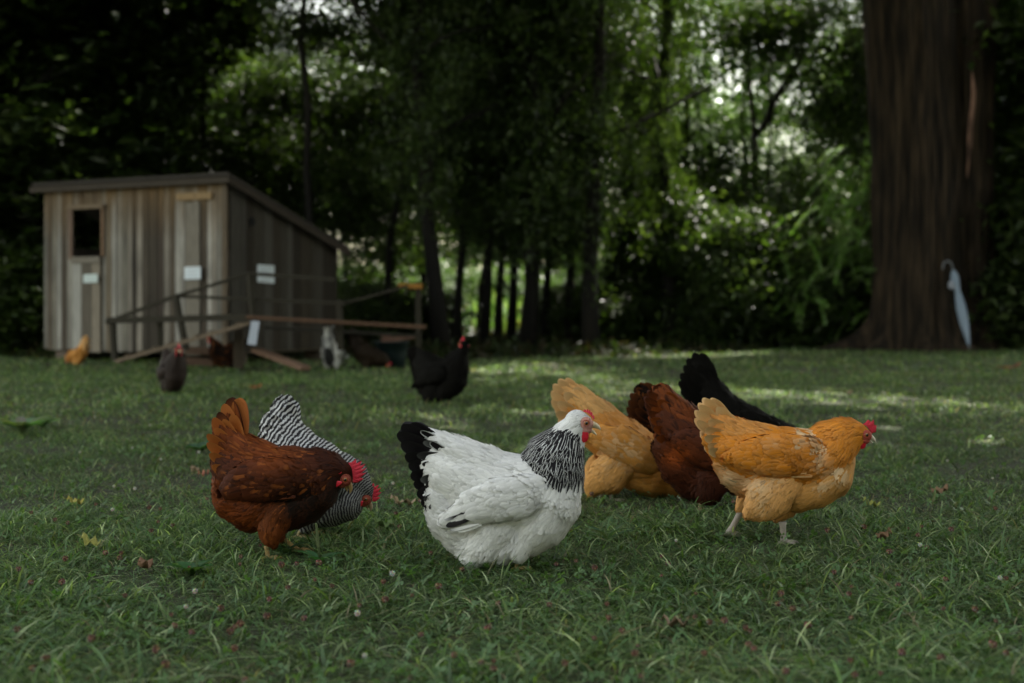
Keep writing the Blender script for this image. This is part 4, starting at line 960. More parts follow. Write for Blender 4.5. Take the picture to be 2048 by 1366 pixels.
# thin screens of twigs and leaves between the trunks
for i, (px, d, W, z, hz, lb) in enumerate([(480, 21.5, 1.1, 2.7, .9, 'thin leafy young tree above the coop roof'), (590, 22, 1.0, 2.4, 1.0, 'thin leafy young tree over the lower end of the coop roof'), (700, 21, 1.0, 2.0, 1.1, 'thin leafy young tree right of the straight slim trunk'), (790, 22.5, .9, 2.0, 1.3, 'thin leafy young tree left of the black hen trunk'),
        (620, 23.5, 1.0, 3.3, 1.2, 'thin dark young tree before the sunlit opening right of the coop'), (500, 23, .8, 3.9, .7, 'small crowned young tree high over the coop roof'), (730, 23.5, .9, 3.4, 1.0, 'thin dark young tree between the slim trunk and the thick trunk'), (1540, 22.5, 1.2, 5.0, .8, 'tall thin tree with leaves across the top of the right hand opening'), (560, 22.0, .8, 4.75, .5, 'tall thin tree with leaves across the top of the opening above the coop'), (660, 24, 1.5, 4.3, 1.0, 'tall thin young tree with leaves against the sky right of the coop'), (1270, 22, .9, 3.4, 1.5, 'tall thin young tree at the right side of the dark wood'), (1400, 22, 1.0, 2.2, 1.2, 'thin leafy young tree left of the forked stem'), (1560, 23, 1.0, 2.0, 1.0, 'thin leafy young tree under the patch of sky'), (1700, 22.5, .9, 3.8, 1.6, 'tall thin young tree close to the big trunk')]):
    x = (px - 1024) / F * d; root = tag(empty('young_tree', (x, d, float(gz(x, d)))), lb, 'tree')
    for k in range(2): o = link('crown', CR_T[(i + k) % 3], root); o.location = (0, 0, z); o.scale = (W, W, hz); o.rotation_euler[2] = i + k * 2
    o = link('trunk', TR[i % 4], root); H_ = z + hz + .5; o.scale = (H_ * .7, H_ * .7, H_)
# forked stem against the sky
fk = tag(empty('forked_stem', ((1508 - 1024) / F * 25.0, 25.0, 0)), 'dark forked stem standing against the patch of sky', 'tree')
mb = MB(); L_ = lambda px, py: ((px - 1508) / F * 25.0, 0, CAMH - (py - HOR) / F * 25.0)
mb.tube([(0, 0, 0), L_(1512, 480), L_(1510, 330), L_(1508, 262)], [.10, .085, .07, .06], 10, (.016, .013, .009)); mb.tube([L_(1510, 290), L_(1506, 230), L_(1498, 170), L_(1494, 60), L_(1490, -40)], [.05, .045, .045, .04, .03], 8, (.016, .013, .009)); mb.tube([L_(1509, 275), L_(1532, 245), L_(1546, 205), L_(1572, 165), L_(1600, 120), L_(1610, 0)], [.05, .065, .07, .06, .05, .03], 8, (.016, .013, .009))
mb.build('trunk', M_BARK, fk, True); o = link('crown', CR_T[1], fk, (.6, 0, 5.6)); o.scale = (1.6, 1.2, 1.0)
# far trees in full sun
rr_ = random.Random(4)
for i in range(26):
    px = -500 + 3000 * (i + .5 * rr_.random()) / 26; d = rr_.uniform(42, 62); H = rr_.uniform(7.0, 12.5)
    W_ = rr_.uniform(2.4, 3.6); k_ = 'b'
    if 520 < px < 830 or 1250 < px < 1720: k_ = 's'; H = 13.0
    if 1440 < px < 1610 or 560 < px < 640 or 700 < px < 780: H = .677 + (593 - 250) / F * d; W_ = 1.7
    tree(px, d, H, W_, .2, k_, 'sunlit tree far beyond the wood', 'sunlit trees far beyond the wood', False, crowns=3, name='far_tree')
# bushes in the sun beyond the trunks
for i in range(22):
    px = -200 + 2500 * (i + rr_.random() * .6) / 22; d = rr_.uniform(29, 37)
    x = (px - 1024) / F * d; root = tag(empty('bush', (x, d, float(gz(x, d)))), 'sunlit green bush in the meadow beyond the trunks', 'bush', 'sunlit bushes beyond the wood')
    o = link('foliage', CR_M[i % 3], root); h = rr_.uniform(.8, 1.6); o.location = (0, 0, h * .45); o.scale = (rr_.uniform(1.2, 2.0), rr_.uniform(1.0, 1.6), h * .6)
    o = link('stem', TR[i % 3], root); o.scale = (h, h, h)
# understory bushes in the shade
for i, (px, d, w, h, lb) in enumerate([(30, 17.0, 1.3, 1.3, 'dark bush at the left edge beside the coop'), (820, 21, 1.0, .8, 'dark low bush behind the standing black hen'), (1240, 18.8, .8, .9, 'dark low bush between the thick trunks'), (1400, 18.5, .9, 1.9, 'dark bush left of the bright hanging leaves'),
        (1500, 18.8, .9, 1.7, 'dark bush under the bright hanging leaves'), (1610, 19.0, .9, 1.2, 'dark bush under the bright leaves near the big trunk'), (1700, 19.6, .8, 1.4, 'dark bush against the left side of the big trunk'), (2080, 18.2, 1.0, 2.0, 'dark bush right of the big trunk'), (700, 18.5, .7, .9, 'dark low bush right of the coop'), (1290, 19.2, .6, .45, 'dark low bush above the mahogany hen'), (1130, 21.5, .6, .8, 'dark low bush between the thick trunks in the middle'), (1330, 19.6, .8, 2.2, 'tall dark bush right of the dark wood'), (1440, 20.5, 1.0, 2.3, 'tall dark bush behind the other dark bushes left of the bright leaves')]):
    x = (px - 1024) / F * d; root = tag(empty('bush', (x, d, float(gz(x, d)))), lb, 'bush')
    o = link('foliage', CR_D[i % 3], root); o.location = (0, 0, h * .42); o.scale = (w, w, h * .62)
    o = link('stem', TR[i % 3], root); o.scale = (h, h, h)
# sapling with bright hanging leaves left of the big trunk
def spray_mesh(seed, n, col):
    r = np.random.default_rng(seed); rn = random.Random(seed); P_ = []; D_ = []; tw = MB()
    for b in range(44):
        st = Vector((rn.uniform(-.2, .9), rn.uniform(-.5, .5), rn.uniform(-.9, .95))); st.x -= .7 * max(0, -st.z * .2); d = Vector((rn.uniform(-1, .3), rn.uniform(-.5, .5), rn.uniform(-.5, .2))).normalized(); L = rn.uniform(.35, .7); pts = [st]
        for k in range(14):
            d = (d + Vector((0, 0, -.07))).normalized(); st = st + d * L / 14; pts.append(st)
            for sg in (1, -1):
                for rep in range(2):
                    sd_ = Vector((d.y, -d.x, rn.uniform(-.2, .2))) * sg; P_.append(tuple(st + sd_ * .05 + Vector((rn.uniform(-.02, .02),) * 3))); D_.append(tuple((sd_ + d * .7 + Vector((0, 0, -.3))).normalized()))
        tw.tube(pts[::4], [.006, .005, .004, .003][:len(pts[::4])], 4, (.05, .05, .02))
    p = np.array(P_); d = np.array(D_); n = len(p); nrm = r.normal(0, .4, (n, 3)); nrm[:, 2] += 1; nrm -= d * (nrm * d).sum(1, keepdims=True); nrm /= np.linalg.norm(nrm, axis=1, keepdims=True); e = np.cross(nrm, d); s = r.uniform(.035, .06, n)[:, None]
    V = np.stack([p - d * s, p + e * s * .36, p + d * s - nrm * s * .2, p - e * s * .36], 1).reshape(-1, 3); cc = np.repeat(np.array(col)[r.integers(0, len(col), n)] * r.uniform(.7, 1.3, (n, 1)), 4, 0)
    o = tw.build('tmp', M_BARK); tm = o.data; bpy.data.objects.remove(o)
    return mesh('spray_leaves', V, np.arange(n * 4).reshape(n, 4), [M_LEAF], cols={'colA': np.c_[cc, np.ones(len(cc))]}, smooth=False), tm
c = P(1640, 500, 18.6)
sap = tag(empty('sapling', (c[0] + .5, 18.9, -.02)), 'sapling with bright green drooping leaves left of the big trunk', 'tree')
tm_ = link('trunk', TR[0], sap); tm_.scale = (3.2, 3.2, 3.2)
for k, (px, py, d, s_) in enumerate(((1600, 500, 18.4, .75), (1690, 420, 18.8, .75), (1560, 560, 18.3, .45), (1700, 560, 18.6, .6))):
    me, tmm = spray_mesh(60 + k, 0, [(.14, .27, .04), (.19, .32, .07), (.11, .23, .035), (.28, .36, .18)])
    q = P(px, py, d); o = link('leaf_spray', me, sap, (q[0] - sap.location.x, q[1] - sap.location.y, q[2] + .02)); o.scale = (s_, s_, s_ * 1.15); w = link('twigs', tmm, o)
# crowns overhead, outside the frame, which shade the lawn (trunks stand outside the picture)
def overhead(x, y, H, W, cz, label, n=3, kind='d', thin=None):
    root = tag(empty('shade_tree', (x, y, -.03)), label, 'tree'); t = link('trunk', TRK[n % 3], root); t.scale = (H, H, H)
    rg_ = random.Random(int(x * 10 + y))
    for k in range(n):
        a = 2 * math.pi * k / n + rg_.uniform(0, 1); o = link('crown', {'d': CR_D, 'm': CR_M}[kind][k % 3], root); o.location = (math.cos(a) * W * .45, math.sin(a) * W * .45, cz + rg_.uniform(-.3, .8)); o.rotation_euler[2] = rg_.uniform(0, 6); o.scale = (W * .8, W * .8, H * .17)
    return root
for i, (x_, y_, z_, w_, me_) in enumerate([(1.5, .5, 8.4, 3.2, CR_D[0]), (-3.0, -3.6, 8.8, 3.4, CR_T[1]), (-5.3, -2.7, 7.8, 2.7, CR_D[2]), (-7.6, -1.2, 7.8, 2.4, CR_D[0]), (-4.5, -8.8, 7.6, 3.2, CR_D[1]), (-1.5, -10.5, 7.2, 3.0, CR_D[2]), (-7.0, -11.5, 7.4, 3.0, CR_D[0])]):
    o = link('crown', me_, big, (x_, y_, z_)); o.scale = (w_, w_, 1.6); o.rotation_euler[2] = i * 1.7
for (x_, y_, w_, lb) in ((-9, -11, 4.2, 'unseen tree added for shade behind the camera, to the left'), (0, -14, 4.6, 'unseen tree added for shade behind the camera, in the middle'), (9, -11, 4.2, 'unseen tree added for shade behind the camera, to the right'), (13, -1, 4.0, 'unseen tree added for shade right of the camera'), (12, 5, 3.4, 'unseen tree added for shade farther right of the camera')):
    root = tag(empty('shade_tree', (x_, y_, -.03)), lb, 'tree'); t = link('trunk', TRK[0], root); t.scale = (9, 9, 9)  # unseen trees added around the camera so light falls from above
    for k in range(4): o = link('crown', CR_D[k % 3], root); o.location = (0, 0, 1.6 + k * 1.9); o.scale = (w_, w_, 1.4); o.rotation_euler[2] = k * 1.3
overhead(8.5, 8.5, 9.5, 4.5, 7.2, 'shade tree standing to the right of the picture', 4)
overhead(-9.5, 14.5, 9.5, 3.6, 7.0, 'shade tree standing to the left of the coop, outside the picture', 4)
overhead(9.5, 23.5, 11, 3.6, 7.5, 'unseen tall tree added to shade the big forked trunk', 3)  # added out of view to keep sun off the big trunk
# ---------------------------------------------------------------- white hen with black hackle
WHITE = (.78, .77, .74); BLACK = (.012, .010, .012)
def col_white(x, y, l, z, rng):
    n = len(x); A = bc(WHITE, n); B = bc((.82, .81, .79), n); M = np.zeros(n, int)
    A = blend(A, (.66, .655, .65), Z(z, 'fluff') * .55)
    nk = Z(z, 'neck')
    lace = (nk & (y > 862 + rng.normal(0, 6, n)) & (x < 1160) & (rng.random(n) < .75)) | Z(z, 'hackle')
    M[lace] = 1; A[lace] = np.where((y[lace] > 925)[:, None], (.50, .50, .49), (.72, .72, .70)); B[lace] = BLACK
    top = nk & ~lace; A[top] = (.72, .71, .68)
    grey = nk & (y > 880) & (y < 935) & (x > 1140); A[grey] = (.50, .50, .50)
    return A, B, M
SP_WHITE = dict(d=3.55, bx=990, by=1135, seed=3, col=col_white, voxel=3.2,
    chains=[
        {'z': 'neck', 'n': [(1154, 850, 24, 23), (1141, 865, 29, 25), (1130, 885, 38, 33)]},
        {'z': 'hackle', 'n': [(1124, 893, 43, 38), (1112, 915, 55, 50), (1104, 936, 63, 57), (1101, 948, 64, 58)]},
        {'z': 'breast', 'n': [(1098, 962, 66, 60), (1092, 1000, 70, 66), (1075, 1030, 68, 62), (1050, 1055, 58, 52)]},
        {'z': 'body', 'n': [(1090, 985, 70, 64), (1050, 990, 78, 72), (1000, 988, 80, 74), (955, 975, 72, 66), (915, 955, 58, 52), (888, 938, 44, 36)]},
        {'z': 'saddle', 'n': [(1020, 965, 46, 50), (970, 940, 48, 50), (925, 918, 42, 42), (893, 895, 28, 26), (872, 878, 16, 14)]},
        {'z': 'fluff', 'n': [(1040, 1060, 50, 50), (1000, 1082, 50, 52), (950, 1075, 52, 52), (905, 1035, 48, 48), (888, 1000, 40, 42)]},
        {'z': 'thigh', 'both': True, 'n': [(985, 1050, 50, 30, 34), (965, 1085, 38, 26, 34), (948, 1105, 26, 20, 30)]},
        {'z': 'thigh', 'both': True, 'n': [(1060, 1055, 34, 26, 30), (1035, 1095, 24, 20, 26)]},
    ],
    wing=[(1078, 972, 30, 10, 48), (1045, 983, 41, 14, 61), (1000, 990, 42, 16, 69), (960, 1000, 36, 14, 66), (925, 1018, 24, 11, 58), (900, 1030, 14, 8, 52)],
    primaries=[dict(q=[(960, 1036, 903, 1050, 76, 64), (955, 1020, 895, 1042, 80, 64), (950, 1006, 892, 1030, 80, 64), (965, 1038, 918, 1052, 74, 66)], w=[10, 13, 11, 9],
        A=[(.78, .77, .74), (.02, .018, .018), (.02, .018, .018), (.8, .79, .76)], B=[(.3, .3, .3), BLACK, (.5, .5, .5), (.82, .82, .8)], m=3, curve=.02, tent=.2)],
    tail=[dict(q=fan((905, 905), (912, 990), [(822, 846), (806, 846), (797, 862), (803, 885), (812, 905), (818, 925), (822, 945), (828, 965), (834, 985), (842, 1003), (852, 1018), (866, 1026)], 3, 16), w=34, A=BLACK, B=(.02, .018, .02), m=3, curve=.10),
          dict(q=fan((915, 900), (915, 1000), [(848, 880), (836, 903), (846, 922), (842, 952), (852, 962), (848, 990), (858, 1008)], 16, 26), w=[18, 22, 17, 23, 20, 20, 20], A=BLACK, B=[(.20, .20, .20), (.06, .06, .06), (.03, .03, .03), (.14, .14, .14), (.05, .05, .05), (.08, .08, .08), (.2, .2, .2)], m=3, curve=.14),
          dict(q=[(905, 895, 843, 858, 10, 14), (912, 915, 862, 880, 22, 27)], w=[15, 18], A=(.6, .6, .59), B=BLACK, m=1, curve=.12)],
    head=dict(at=(1160, 845, 26, 12), comb=.34, points=5, comb_len=.75, wattle=.60, wx=.50, wy=.66, face='pale', horn=(.62, .47, .25), horn_tip=(.68, .60, .42), gape=.34, lobe=False),
    legs=[((945, 1110), (940, 1133), 28, 0), ((1030, 1105), (1035, 1133), -26, 0)], legcol=(.5, .36, .15))
# ---------------------------------------------------------------- buff hen, front right
BUFF = (.66, .225, .018); BUFFP = (.74, .40, .14); CREAM = (.76, .53, .30)
def col_buff(x, y, l, z, rng):
    n = len(x); A = bc(BUFF, n); M = np.zeros(n, int)
    A = blend(A, BUFFP, Z(z, 'saddle') * .35)
    A = blend(A, (.70, .245, .024), Z(z, 'neck', 'head') * .8)
    A = blend(A, BUFFP, Z(z, 'thigh') * .75)
    A = blend(A, CREAM, Z(z, 'fluff') * np.clip(.25 + .6 * blob(x, y, 1462, 965, 22, 30) + rng.normal(0, .1, n), 0, 1))
    A = blend(A, (.64, .33, .10), Z(z, 'breast') * .8)
    nz = rng.random(n)
    for cx, cy, rx, ry, k in ((1612, 868, 16, 13, 1.3), (1632, 905, 14, 26, 1.2), (1668, 940, 18, 16, 1.4), (1592, 884, 8, 6, 1), (1545, 880, 12, 8, .7), (1640, 965, 14, 10, .8),
                              (1510, 960, 26, 22, .7), (1520, 1000, 12, 16, .8), (1548, 950, 14, 10, .5)):
        A = blend(A, CREAM, k * blob(x, y, cx, cy, rx, ry) * (nz > .25) * (~Z(z, 'neck', 'head')))
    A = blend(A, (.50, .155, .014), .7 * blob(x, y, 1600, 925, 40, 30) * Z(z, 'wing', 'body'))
    B = A * .80 + np.array((.22, .15, .08)) * .5
    dk = rng.random(n) < .06
    A[dk] *= .6
    return A, B, M
SP_BUFF = dict(d=3.9, bx=1530, by=1087, seed=5, col=col_buff, voxel=3.2,
    chains=[
        {'z': 'neck', 'n': [(1714, 870, 23, 21), (1701, 868, 29, 24), (1684, 876, 41, 33), (1664, 890, 50, 46), (1650, 908, 56, 52)]},
        {'z': 'breast', 'n': [(1668, 915, 42, 42), (1655, 945, 50, 50), (1630, 965, 48, 50), (1600, 980, 42, 44)]},
        {'z': 'body', 'n': [(1630, 918, 56, 58), (1590, 917, 60, 64), (1545, 914, 60, 64), (1500, 908, 54, 56), (1462, 898, 42, 42), (1440, 880, 32, 28)]},
        {'z': 'saddle', 'n': [(1560, 905, 50, 52), (1505, 890, 44, 44), (1465, 868, 34, 32), (1440, 848, 24, 20)]},
        {'z': 'fluff', 'n': [(1500, 960, 36, 36), (1470, 950, 28, 32), (1455, 930, 24, 26)]},
        {'z': 'thigh', 'both': True, 'n': [(1560, 965, 38, 24, 36), (1535, 985, 46, 26, 38), (1512, 1005, 30, 20, 38), (1494, 1018, 15, 12, 38)]},
        {'z': 'thigh', 'n': [(1590, 985, 34, 24, 26), (1578, 1015, 24, 18, 26), (1562, 1035, 12, 11, 26)]},
    ],
    wing=[(1622, 902, 26, 10, 38), (1600, 905, 38, 14, 47), (1565, 905, 42, 16, 54), (1525, 905, 38, 14, 54), (1490, 905, 28, 12, 48), (1462, 908, 16, 8, 40)],
    primaries=[dict(q=[(1612, 945, 1510, 935, 60, 54), (1600, 938, 1490, 930, 62, 52), (1585, 925, 1470, 925, 64, 48)], w=15, A=(.55, .22, .05), B=(.72, .5, .25), m=3, curve=.0, tent=.2)],
    tail=[dict(q=fan((1478, 868), (1490, 925), [(1424, 796), (1410, 795), (1399, 806), (1394, 820), (1394, 836)], 3, 9), w=24, A=(.68, .37, .13), B=(.74, .48, .22), m=3, curve=.10),
          dict(q=fan((1488, 872), (1500, 925), [(1432, 812), (1415, 835), (1408, 850), (1406, 866), (1412, 884), (1413, 894)], 12, 24), w=25, A=(.66, .36, .12), B=(.76, .52, .26), m=3, curve=.14),
          dict(q=fan((1480, 900), (1490, 930), [(1402, 862), (1408, 878)], 4, 8), w=18, A=(.6, .3, .09), B=(.74, .5, .26), m=3, curve=.1)],
    head=dict(at=(1719, 867, 22, 22), comb=.85, points=3, comb_len=.85, tooth=.42, fwd=.40, wy=.62, wattle=.50, wx=.45, face='red', horn=(.50, .38, .24), horn_tip=(.62, .56, .44), lobe='pale'),
    legs=[((1491, 1022), (1462, 1076), 38, 0), ((1560, 1040), (1563, 1082), -26, 0)], legcol=(.44, .38, .32), leg_r=7.0)
# ---------------------------------------------------------------- rust red hen, front left
def col_red(x, y, l, z, rng):
    n = len(x); A = bc((.062, .014, .004), n); M = np.zeros(n, int)
    A = blend(A, (.19, .043, .007), Z(z, 'saddle', 'fluff') * (.75 + rng.normal(0, .2, n)))
    A = blend(A, (.20, .052, .010), Z(z, 'thigh') * .7)
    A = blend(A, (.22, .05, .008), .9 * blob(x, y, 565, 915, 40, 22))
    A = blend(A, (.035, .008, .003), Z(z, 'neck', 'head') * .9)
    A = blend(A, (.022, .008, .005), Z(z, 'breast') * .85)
    A = blend(A, (.010, .005, .003), 1.3 * blob(x, y, 625, 1000, 62, 42))  # shade under the breast painted into the feather colour
    B = A * .75 + np.array((.03, .008, .002))
    dk = rng.random(n) < .18; A[dk] *= .5
    lt = (rng.random(n) < .16) & Z(z, 'wing', 'body', 'saddle', 'thigh'); A[lt] = A[lt] * .4 + np.array((.30, .085, .016)) * .6
    return A, B, M
RT = (.42, .115, .025)
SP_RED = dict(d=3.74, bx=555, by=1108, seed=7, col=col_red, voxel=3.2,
    chains=[
        {'z': 'neck', 'n': [(681, 953, 23, 20), (672, 944, 28, 23), (656, 940, 37, 31), (636, 944, 46, 42), (610, 955, 54, 50)]},
        {'z': 'breast', 'n': [(650, 958, 36, 36), (632, 980, 44, 44), (605, 1000, 48, 48), (575, 1015, 44, 44)]},
        {'z': 'body', 'n': [(618, 955, 56, 54), (575, 957, 62, 62), (530, 957, 62, 62), (492, 948, 54, 52), (468, 930, 42, 38)]},
        {'z': 'saddle', 'n': [(545, 940, 48, 50), (500, 920, 44, 42), (470, 895, 34, 30), (455, 870, 26, 22), (458, 850, 20, 16)]},
        {'z': 'fluff', 'n': [(545, 1000, 52, 50), (505, 1010, 50, 48), (475, 1000, 44, 42), (460, 970, 32, 34)]},
        {'z': 'thigh', 'both': True, 'n': [(562, 1018, 36, 22, 30), (550, 1045, 30, 20, 30), (546, 1064, 20, 16, 28), (552, 1076, 13, 11, 28)]},
    ],
    wing=[(612, 948, 26, 10, 38), (585, 950, 38, 14, 48), (550, 952, 42, 16, 56), (515, 955, 38, 14, 54), (485, 965, 26, 12, 48), (465, 972, 14, 8, 40)],
    primaries=[dict(q=[(600, 985, 490, 985, 60, 52), (590, 978, 470, 978, 62, 46), (575, 965, 455, 968, 63, 44)], w=18, A=(.07, .016, .006), B=(.12, .03, .008), m=3, curve=.0, tent=.2)],
    tail=[dict(q=fan((488, 900), (492, 960), [(478, 796), (462, 795), (452, 806), (442, 822), (434, 832)], 3, 9), w=30, A=[(.42, .13, .035), (.38, .10, .025), (.44, .13, .035), (.40, .11, .03), (.3, .07, .015)], B=[(.46, .15, .04), (.03, .01, .008), (.46, .15, .04), (.03, .01, .008), (.4, .12, .03)], m=3, curve=.10),
          dict(q=fan((490, 905), (500, 965), [(470, 826), (452, 836), (437, 852), (424, 862), (422, 880), (428, 900), (432, 925)], 12, 26), w=24, A=(.34, .09, .018), B=(.44, .15, .04), m=3, curve=.14)],
    head=dict(at=(686, 949, 24, 62), comb=1.30, points=6, comb_len=1.3, wattle=.74, wx=.42, wy=.92, wrot=12, face='brown', horn=(.42, .22, .07), horn_tip=(.5, .33, .15)),
    legs=[((556, 1076), (592, 1106), 28, 0), ((538, 1088), (540, 1112), -26, 0)], legcol=(.50, .33, .13))
# ---------------------------------------------------------------- barred hen behind the red one
BW = (.62, .62, .62); BB = (.035, .033, .036)
def col_bar(x, y, l, z, rng):
    n = len(x); A = bc(BW, n); B = bc(BB, n); M = np.full(n, 2)
    M[Z(z, 'neck', 'head', 'breast')] = 5
    dark = Z(z, 'breast') | (y > 965)
    A = blend(A, (.16, .16, .14), dark * .75)
    A = blend(A, (.26, .26, .24), Z(z, 'head', 'neck') * (.55 + .4 * (y > 930)))
    return A, B, M
SP_BAR = dict(phase=lambda x, y: 1.8 * (np.hypot(x - 770, y - 1015) + 1) ** .6 + .14 * np.sin(x * .19 + y * .05) + .1 * np.sin(y * .31 - x * .1), d=4.0, bx=625, by=1074, seed=9, col=col_bar, voxel=3.2,
    chains=[
        {'z': 'neck', 'n': [(726, 983, 21, 18), (715, 967, 26, 22), (700, 956, 36, 32), (680, 954, 46, 42), (655, 955, 54, 50)]},
        {'z': 'breast', 'n': [(700, 985, 30, 30), (690, 1000, 40, 40), (660, 1005, 46, 46), (630, 1010, 44, 44)]},
        {'z': 'body', 'n': [(660, 960, 58, 56), (625, 940, 62, 60), (590, 915, 56, 54), (565, 885, 44, 40), (556, 858, 32, 28)]},
        {'z': 'saddle', 'n': [(610, 915, 44, 46), (580, 880, 40, 38), (568, 850, 32, 28), (565, 825, 22, 18)]},
        {'z': 'fluff', 'n': [(610, 990, 50, 48), (575, 965, 44, 44), (558, 930, 34, 34)]},
        {'z': 'thigh', 'both': True, 'n': [(630, 1015, 34, 22, 30), (620, 1040, 20, 16, 28)]},
    ],
    wing=[(650, 950, 30, 12, 46), (620, 945, 40, 16, 54), (590, 935, 36, 14, 52), (565, 925, 20, 10, 44)],
    tail=[dict(q=fan((585, 880), (590, 920), [(574, 789), (560, 792), (547, 806), (534, 824), (524, 845), (521, 862)], 3, 10), w=27, A=BW, B=BB, m=2, curve=.08),
          dict(q=fan((590, 880), (598, 930), [(585, 802), (568, 812), (552, 826), (540, 844), (530, 866), (528, 885)], 12, 24), w=24, A=BW, B=BB, m=2, curve=.14)],
    head=dict(at=(727, 990, 21, 58), comb=1.0, points=5, comb_len=1.2, wattle=.72, wx=.45, wy=.85, wrot=-10, face='brown', horn=(.35, .22, .1), horn_tip=(.4, .3, .2)),
    legs=[((620, 1045), (628, 1070), 26, 0), ((610, 1045), (600, 1070), -26, 0)], legcol=(.45, .34, .16))
# ---------------------------------------------------------------- buff hen pecking behind the white one
def col_buff2(x, y, l, z, rng):
    n = len(x); A = bc((.64, .28, .055), n); M = np.zeros(n, int)
    A = blend(A, (.72, .41, .15), Z(z, 'saddle') * .7 + Z(z, 'thigh') * .35)
    A = blend(A, (.48, .17, .022), Z(z, 'body') * .5 + .5 * blob(x, y, 1220, 870, 30, 20))
    nz = rng.random(n); A = blend(A, CREAM, .6 * blob(x, y, 1250, 900, 40, 40) * (nz > .6))
    B = A * .8 + np.array((.22, .15, .08)) * .5
    return A, B, M
SP_BUFF2 = dict(d=4.75, bx=1235, by=998, seed=11, col=col_buff2, voxel=3.0,
    chains=[
        {'z': 'neck', 'n': [(1385, 985, 18, 18), (1368, 972, 26, 24), (1345, 958, 36, 34), (1320, 945, 44, 42)]},
        {'z': 'breast', 'n': [(1335, 950, 34, 34), (1310, 955, 38, 40), (1280, 950, 36, 38)]},
        {'z': 'body', 'n': [(1320, 940, 46, 46), (1282, 917, 52, 54), (1245, 890, 52, 54), (1208, 862, 46, 46), (1178, 838, 36, 34), (1155, 815, 26, 22)]},
        {'z': 'saddle', 'n': [(1225, 865, 38, 42), (1190, 833, 36, 34), (1160, 805, 28, 24), (1142, 790, 20, 17)]},
        {'z': 'thigh', 'both': True, 'n': [(1235, 925, 38, 24, 32), (1212, 945, 38, 24, 34), (1192, 958, 26, 20, 34), (1184, 975, 14, 12, 32)]},
    ],
    wing=[(1310, 925, 22, 10, 40), (1280, 905, 34, 14, 48), (1245, 885, 34, 14, 50), (1215, 875, 26, 12, 46), (1190, 868, 14, 8, 38)],
    tail=[dict(q=fan((1180, 830), (1185, 880), [(1134, 756), (1120, 757), (1108, 768), (1104, 782), (1106, 798)], 3, 10), w=24, A=(.68, .37, .14), B=(.75, .48, .22), m=3, curve=.10),
          dict(q=fan((1190, 835), (1195, 890), [(1150, 772), (1130, 782), (1116, 800), (1113, 818), (1118, 838), (1122, 855)], 12, 22), w=25, A=(.64, .34, .11), B=(.75, .5, .25), m=3, curve=.14)],
    head=dict(at=(1387, 988, 17, 60), comb=.7, points=5, wattle=.5, face='red'),
    legs=[((1184, 975), (1186, 1000), 32, 0), ((1215, 970), (1222, 998), -28, 0)], legcol=(.5, .42, .36), leg_r=4.4)
# ---------------------------------------------------------------- mahogany hen
def col_mah(x, y, l, z, rng):
    n = len(x); A = bc((.075, .018, .005), n); M = np.zeros(n, int)
    A = blend(A, (.20, .050, .010), Z(z, 'saddle') * (.6 + rng.normal(0, .25, n)))
    A = blend(A, (.28, .060, .010), .9 * (blob(x, y, 1365, 905, 22, 16) + blob(x, y, 1345, 918, 14, 14)))
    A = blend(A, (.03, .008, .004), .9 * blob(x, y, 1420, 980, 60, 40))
    B = A * 1.15; dk = rng.random(n) < .25; A[dk] *= .45
    return A, B, M
SP_MAH = dict(d=4.5, bx=1400, by=1020, seed=13, col=col_mah, voxel=3.0,
    chains=[
        {'z': 'neck', 'n': [(1545, 985, 18, 18), (1530, 970, 26, 24), (1505, 955, 36, 34), (1480, 945, 44, 42)]},
        {'z': 'body', 'n': [(1480, 940, 46, 48), (1445, 925, 54, 56), (1405, 900, 54, 56), (1370, 872, 48, 48), (1342, 845, 36, 34)]},
        {'z': 'saddle', 'n': [(1395, 878, 42, 44), (1365, 845, 38, 36), (1342, 815, 28, 25), (1330, 795, 20, 17)]},
        {'z': 'fluff', 'n': [(1395, 955, 46, 44), (1368, 935, 42, 42), (1345, 900, 37, 36)]},
        {'z': 'thigh', 'both': True, 'n': [(1420, 950, 38, 24, 30), (1410, 975, 28, 20, 30), (1425, 985, 13, 12, 30)]},
    ],
    wing=[(1475, 925, 24, 10, 42), (1445, 910, 36, 14, 50), (1410, 895, 36, 14, 50), (1378, 880, 26, 12, 46), (1352, 872, 14, 8, 38)],
    tail=[dict(q=fan((1368, 838), (1375, 880), [(1322, 770), (1308, 770), (1297, 780), (1291, 792), (1292, 806), (1298, 818)], 3, 10), w=21, A=(.19, .045, .010), B=(.06, .018, .008), m=3, curve=.10),
          dict(q=fan((1378, 842), (1385, 890), [(1332, 782), (1315, 795), (1302, 812), (1300, 832), (1305, 850), (1310, 868)], 12, 22), w=22, A=(.16, .036, .008), B=(.24, .06, .012), m=3, curve=.14)],
    head=dict(at=(1548, 990, 17, 60), comb=.7, points=5, wattle=.5, face='red'),
    legs=[((1428, 985), (1452, 982), 30, -60, 1), ((1400, 985), (1396, 1018), -26, 0)], legcol=(.55, .40, .24), leg_r=5.0)
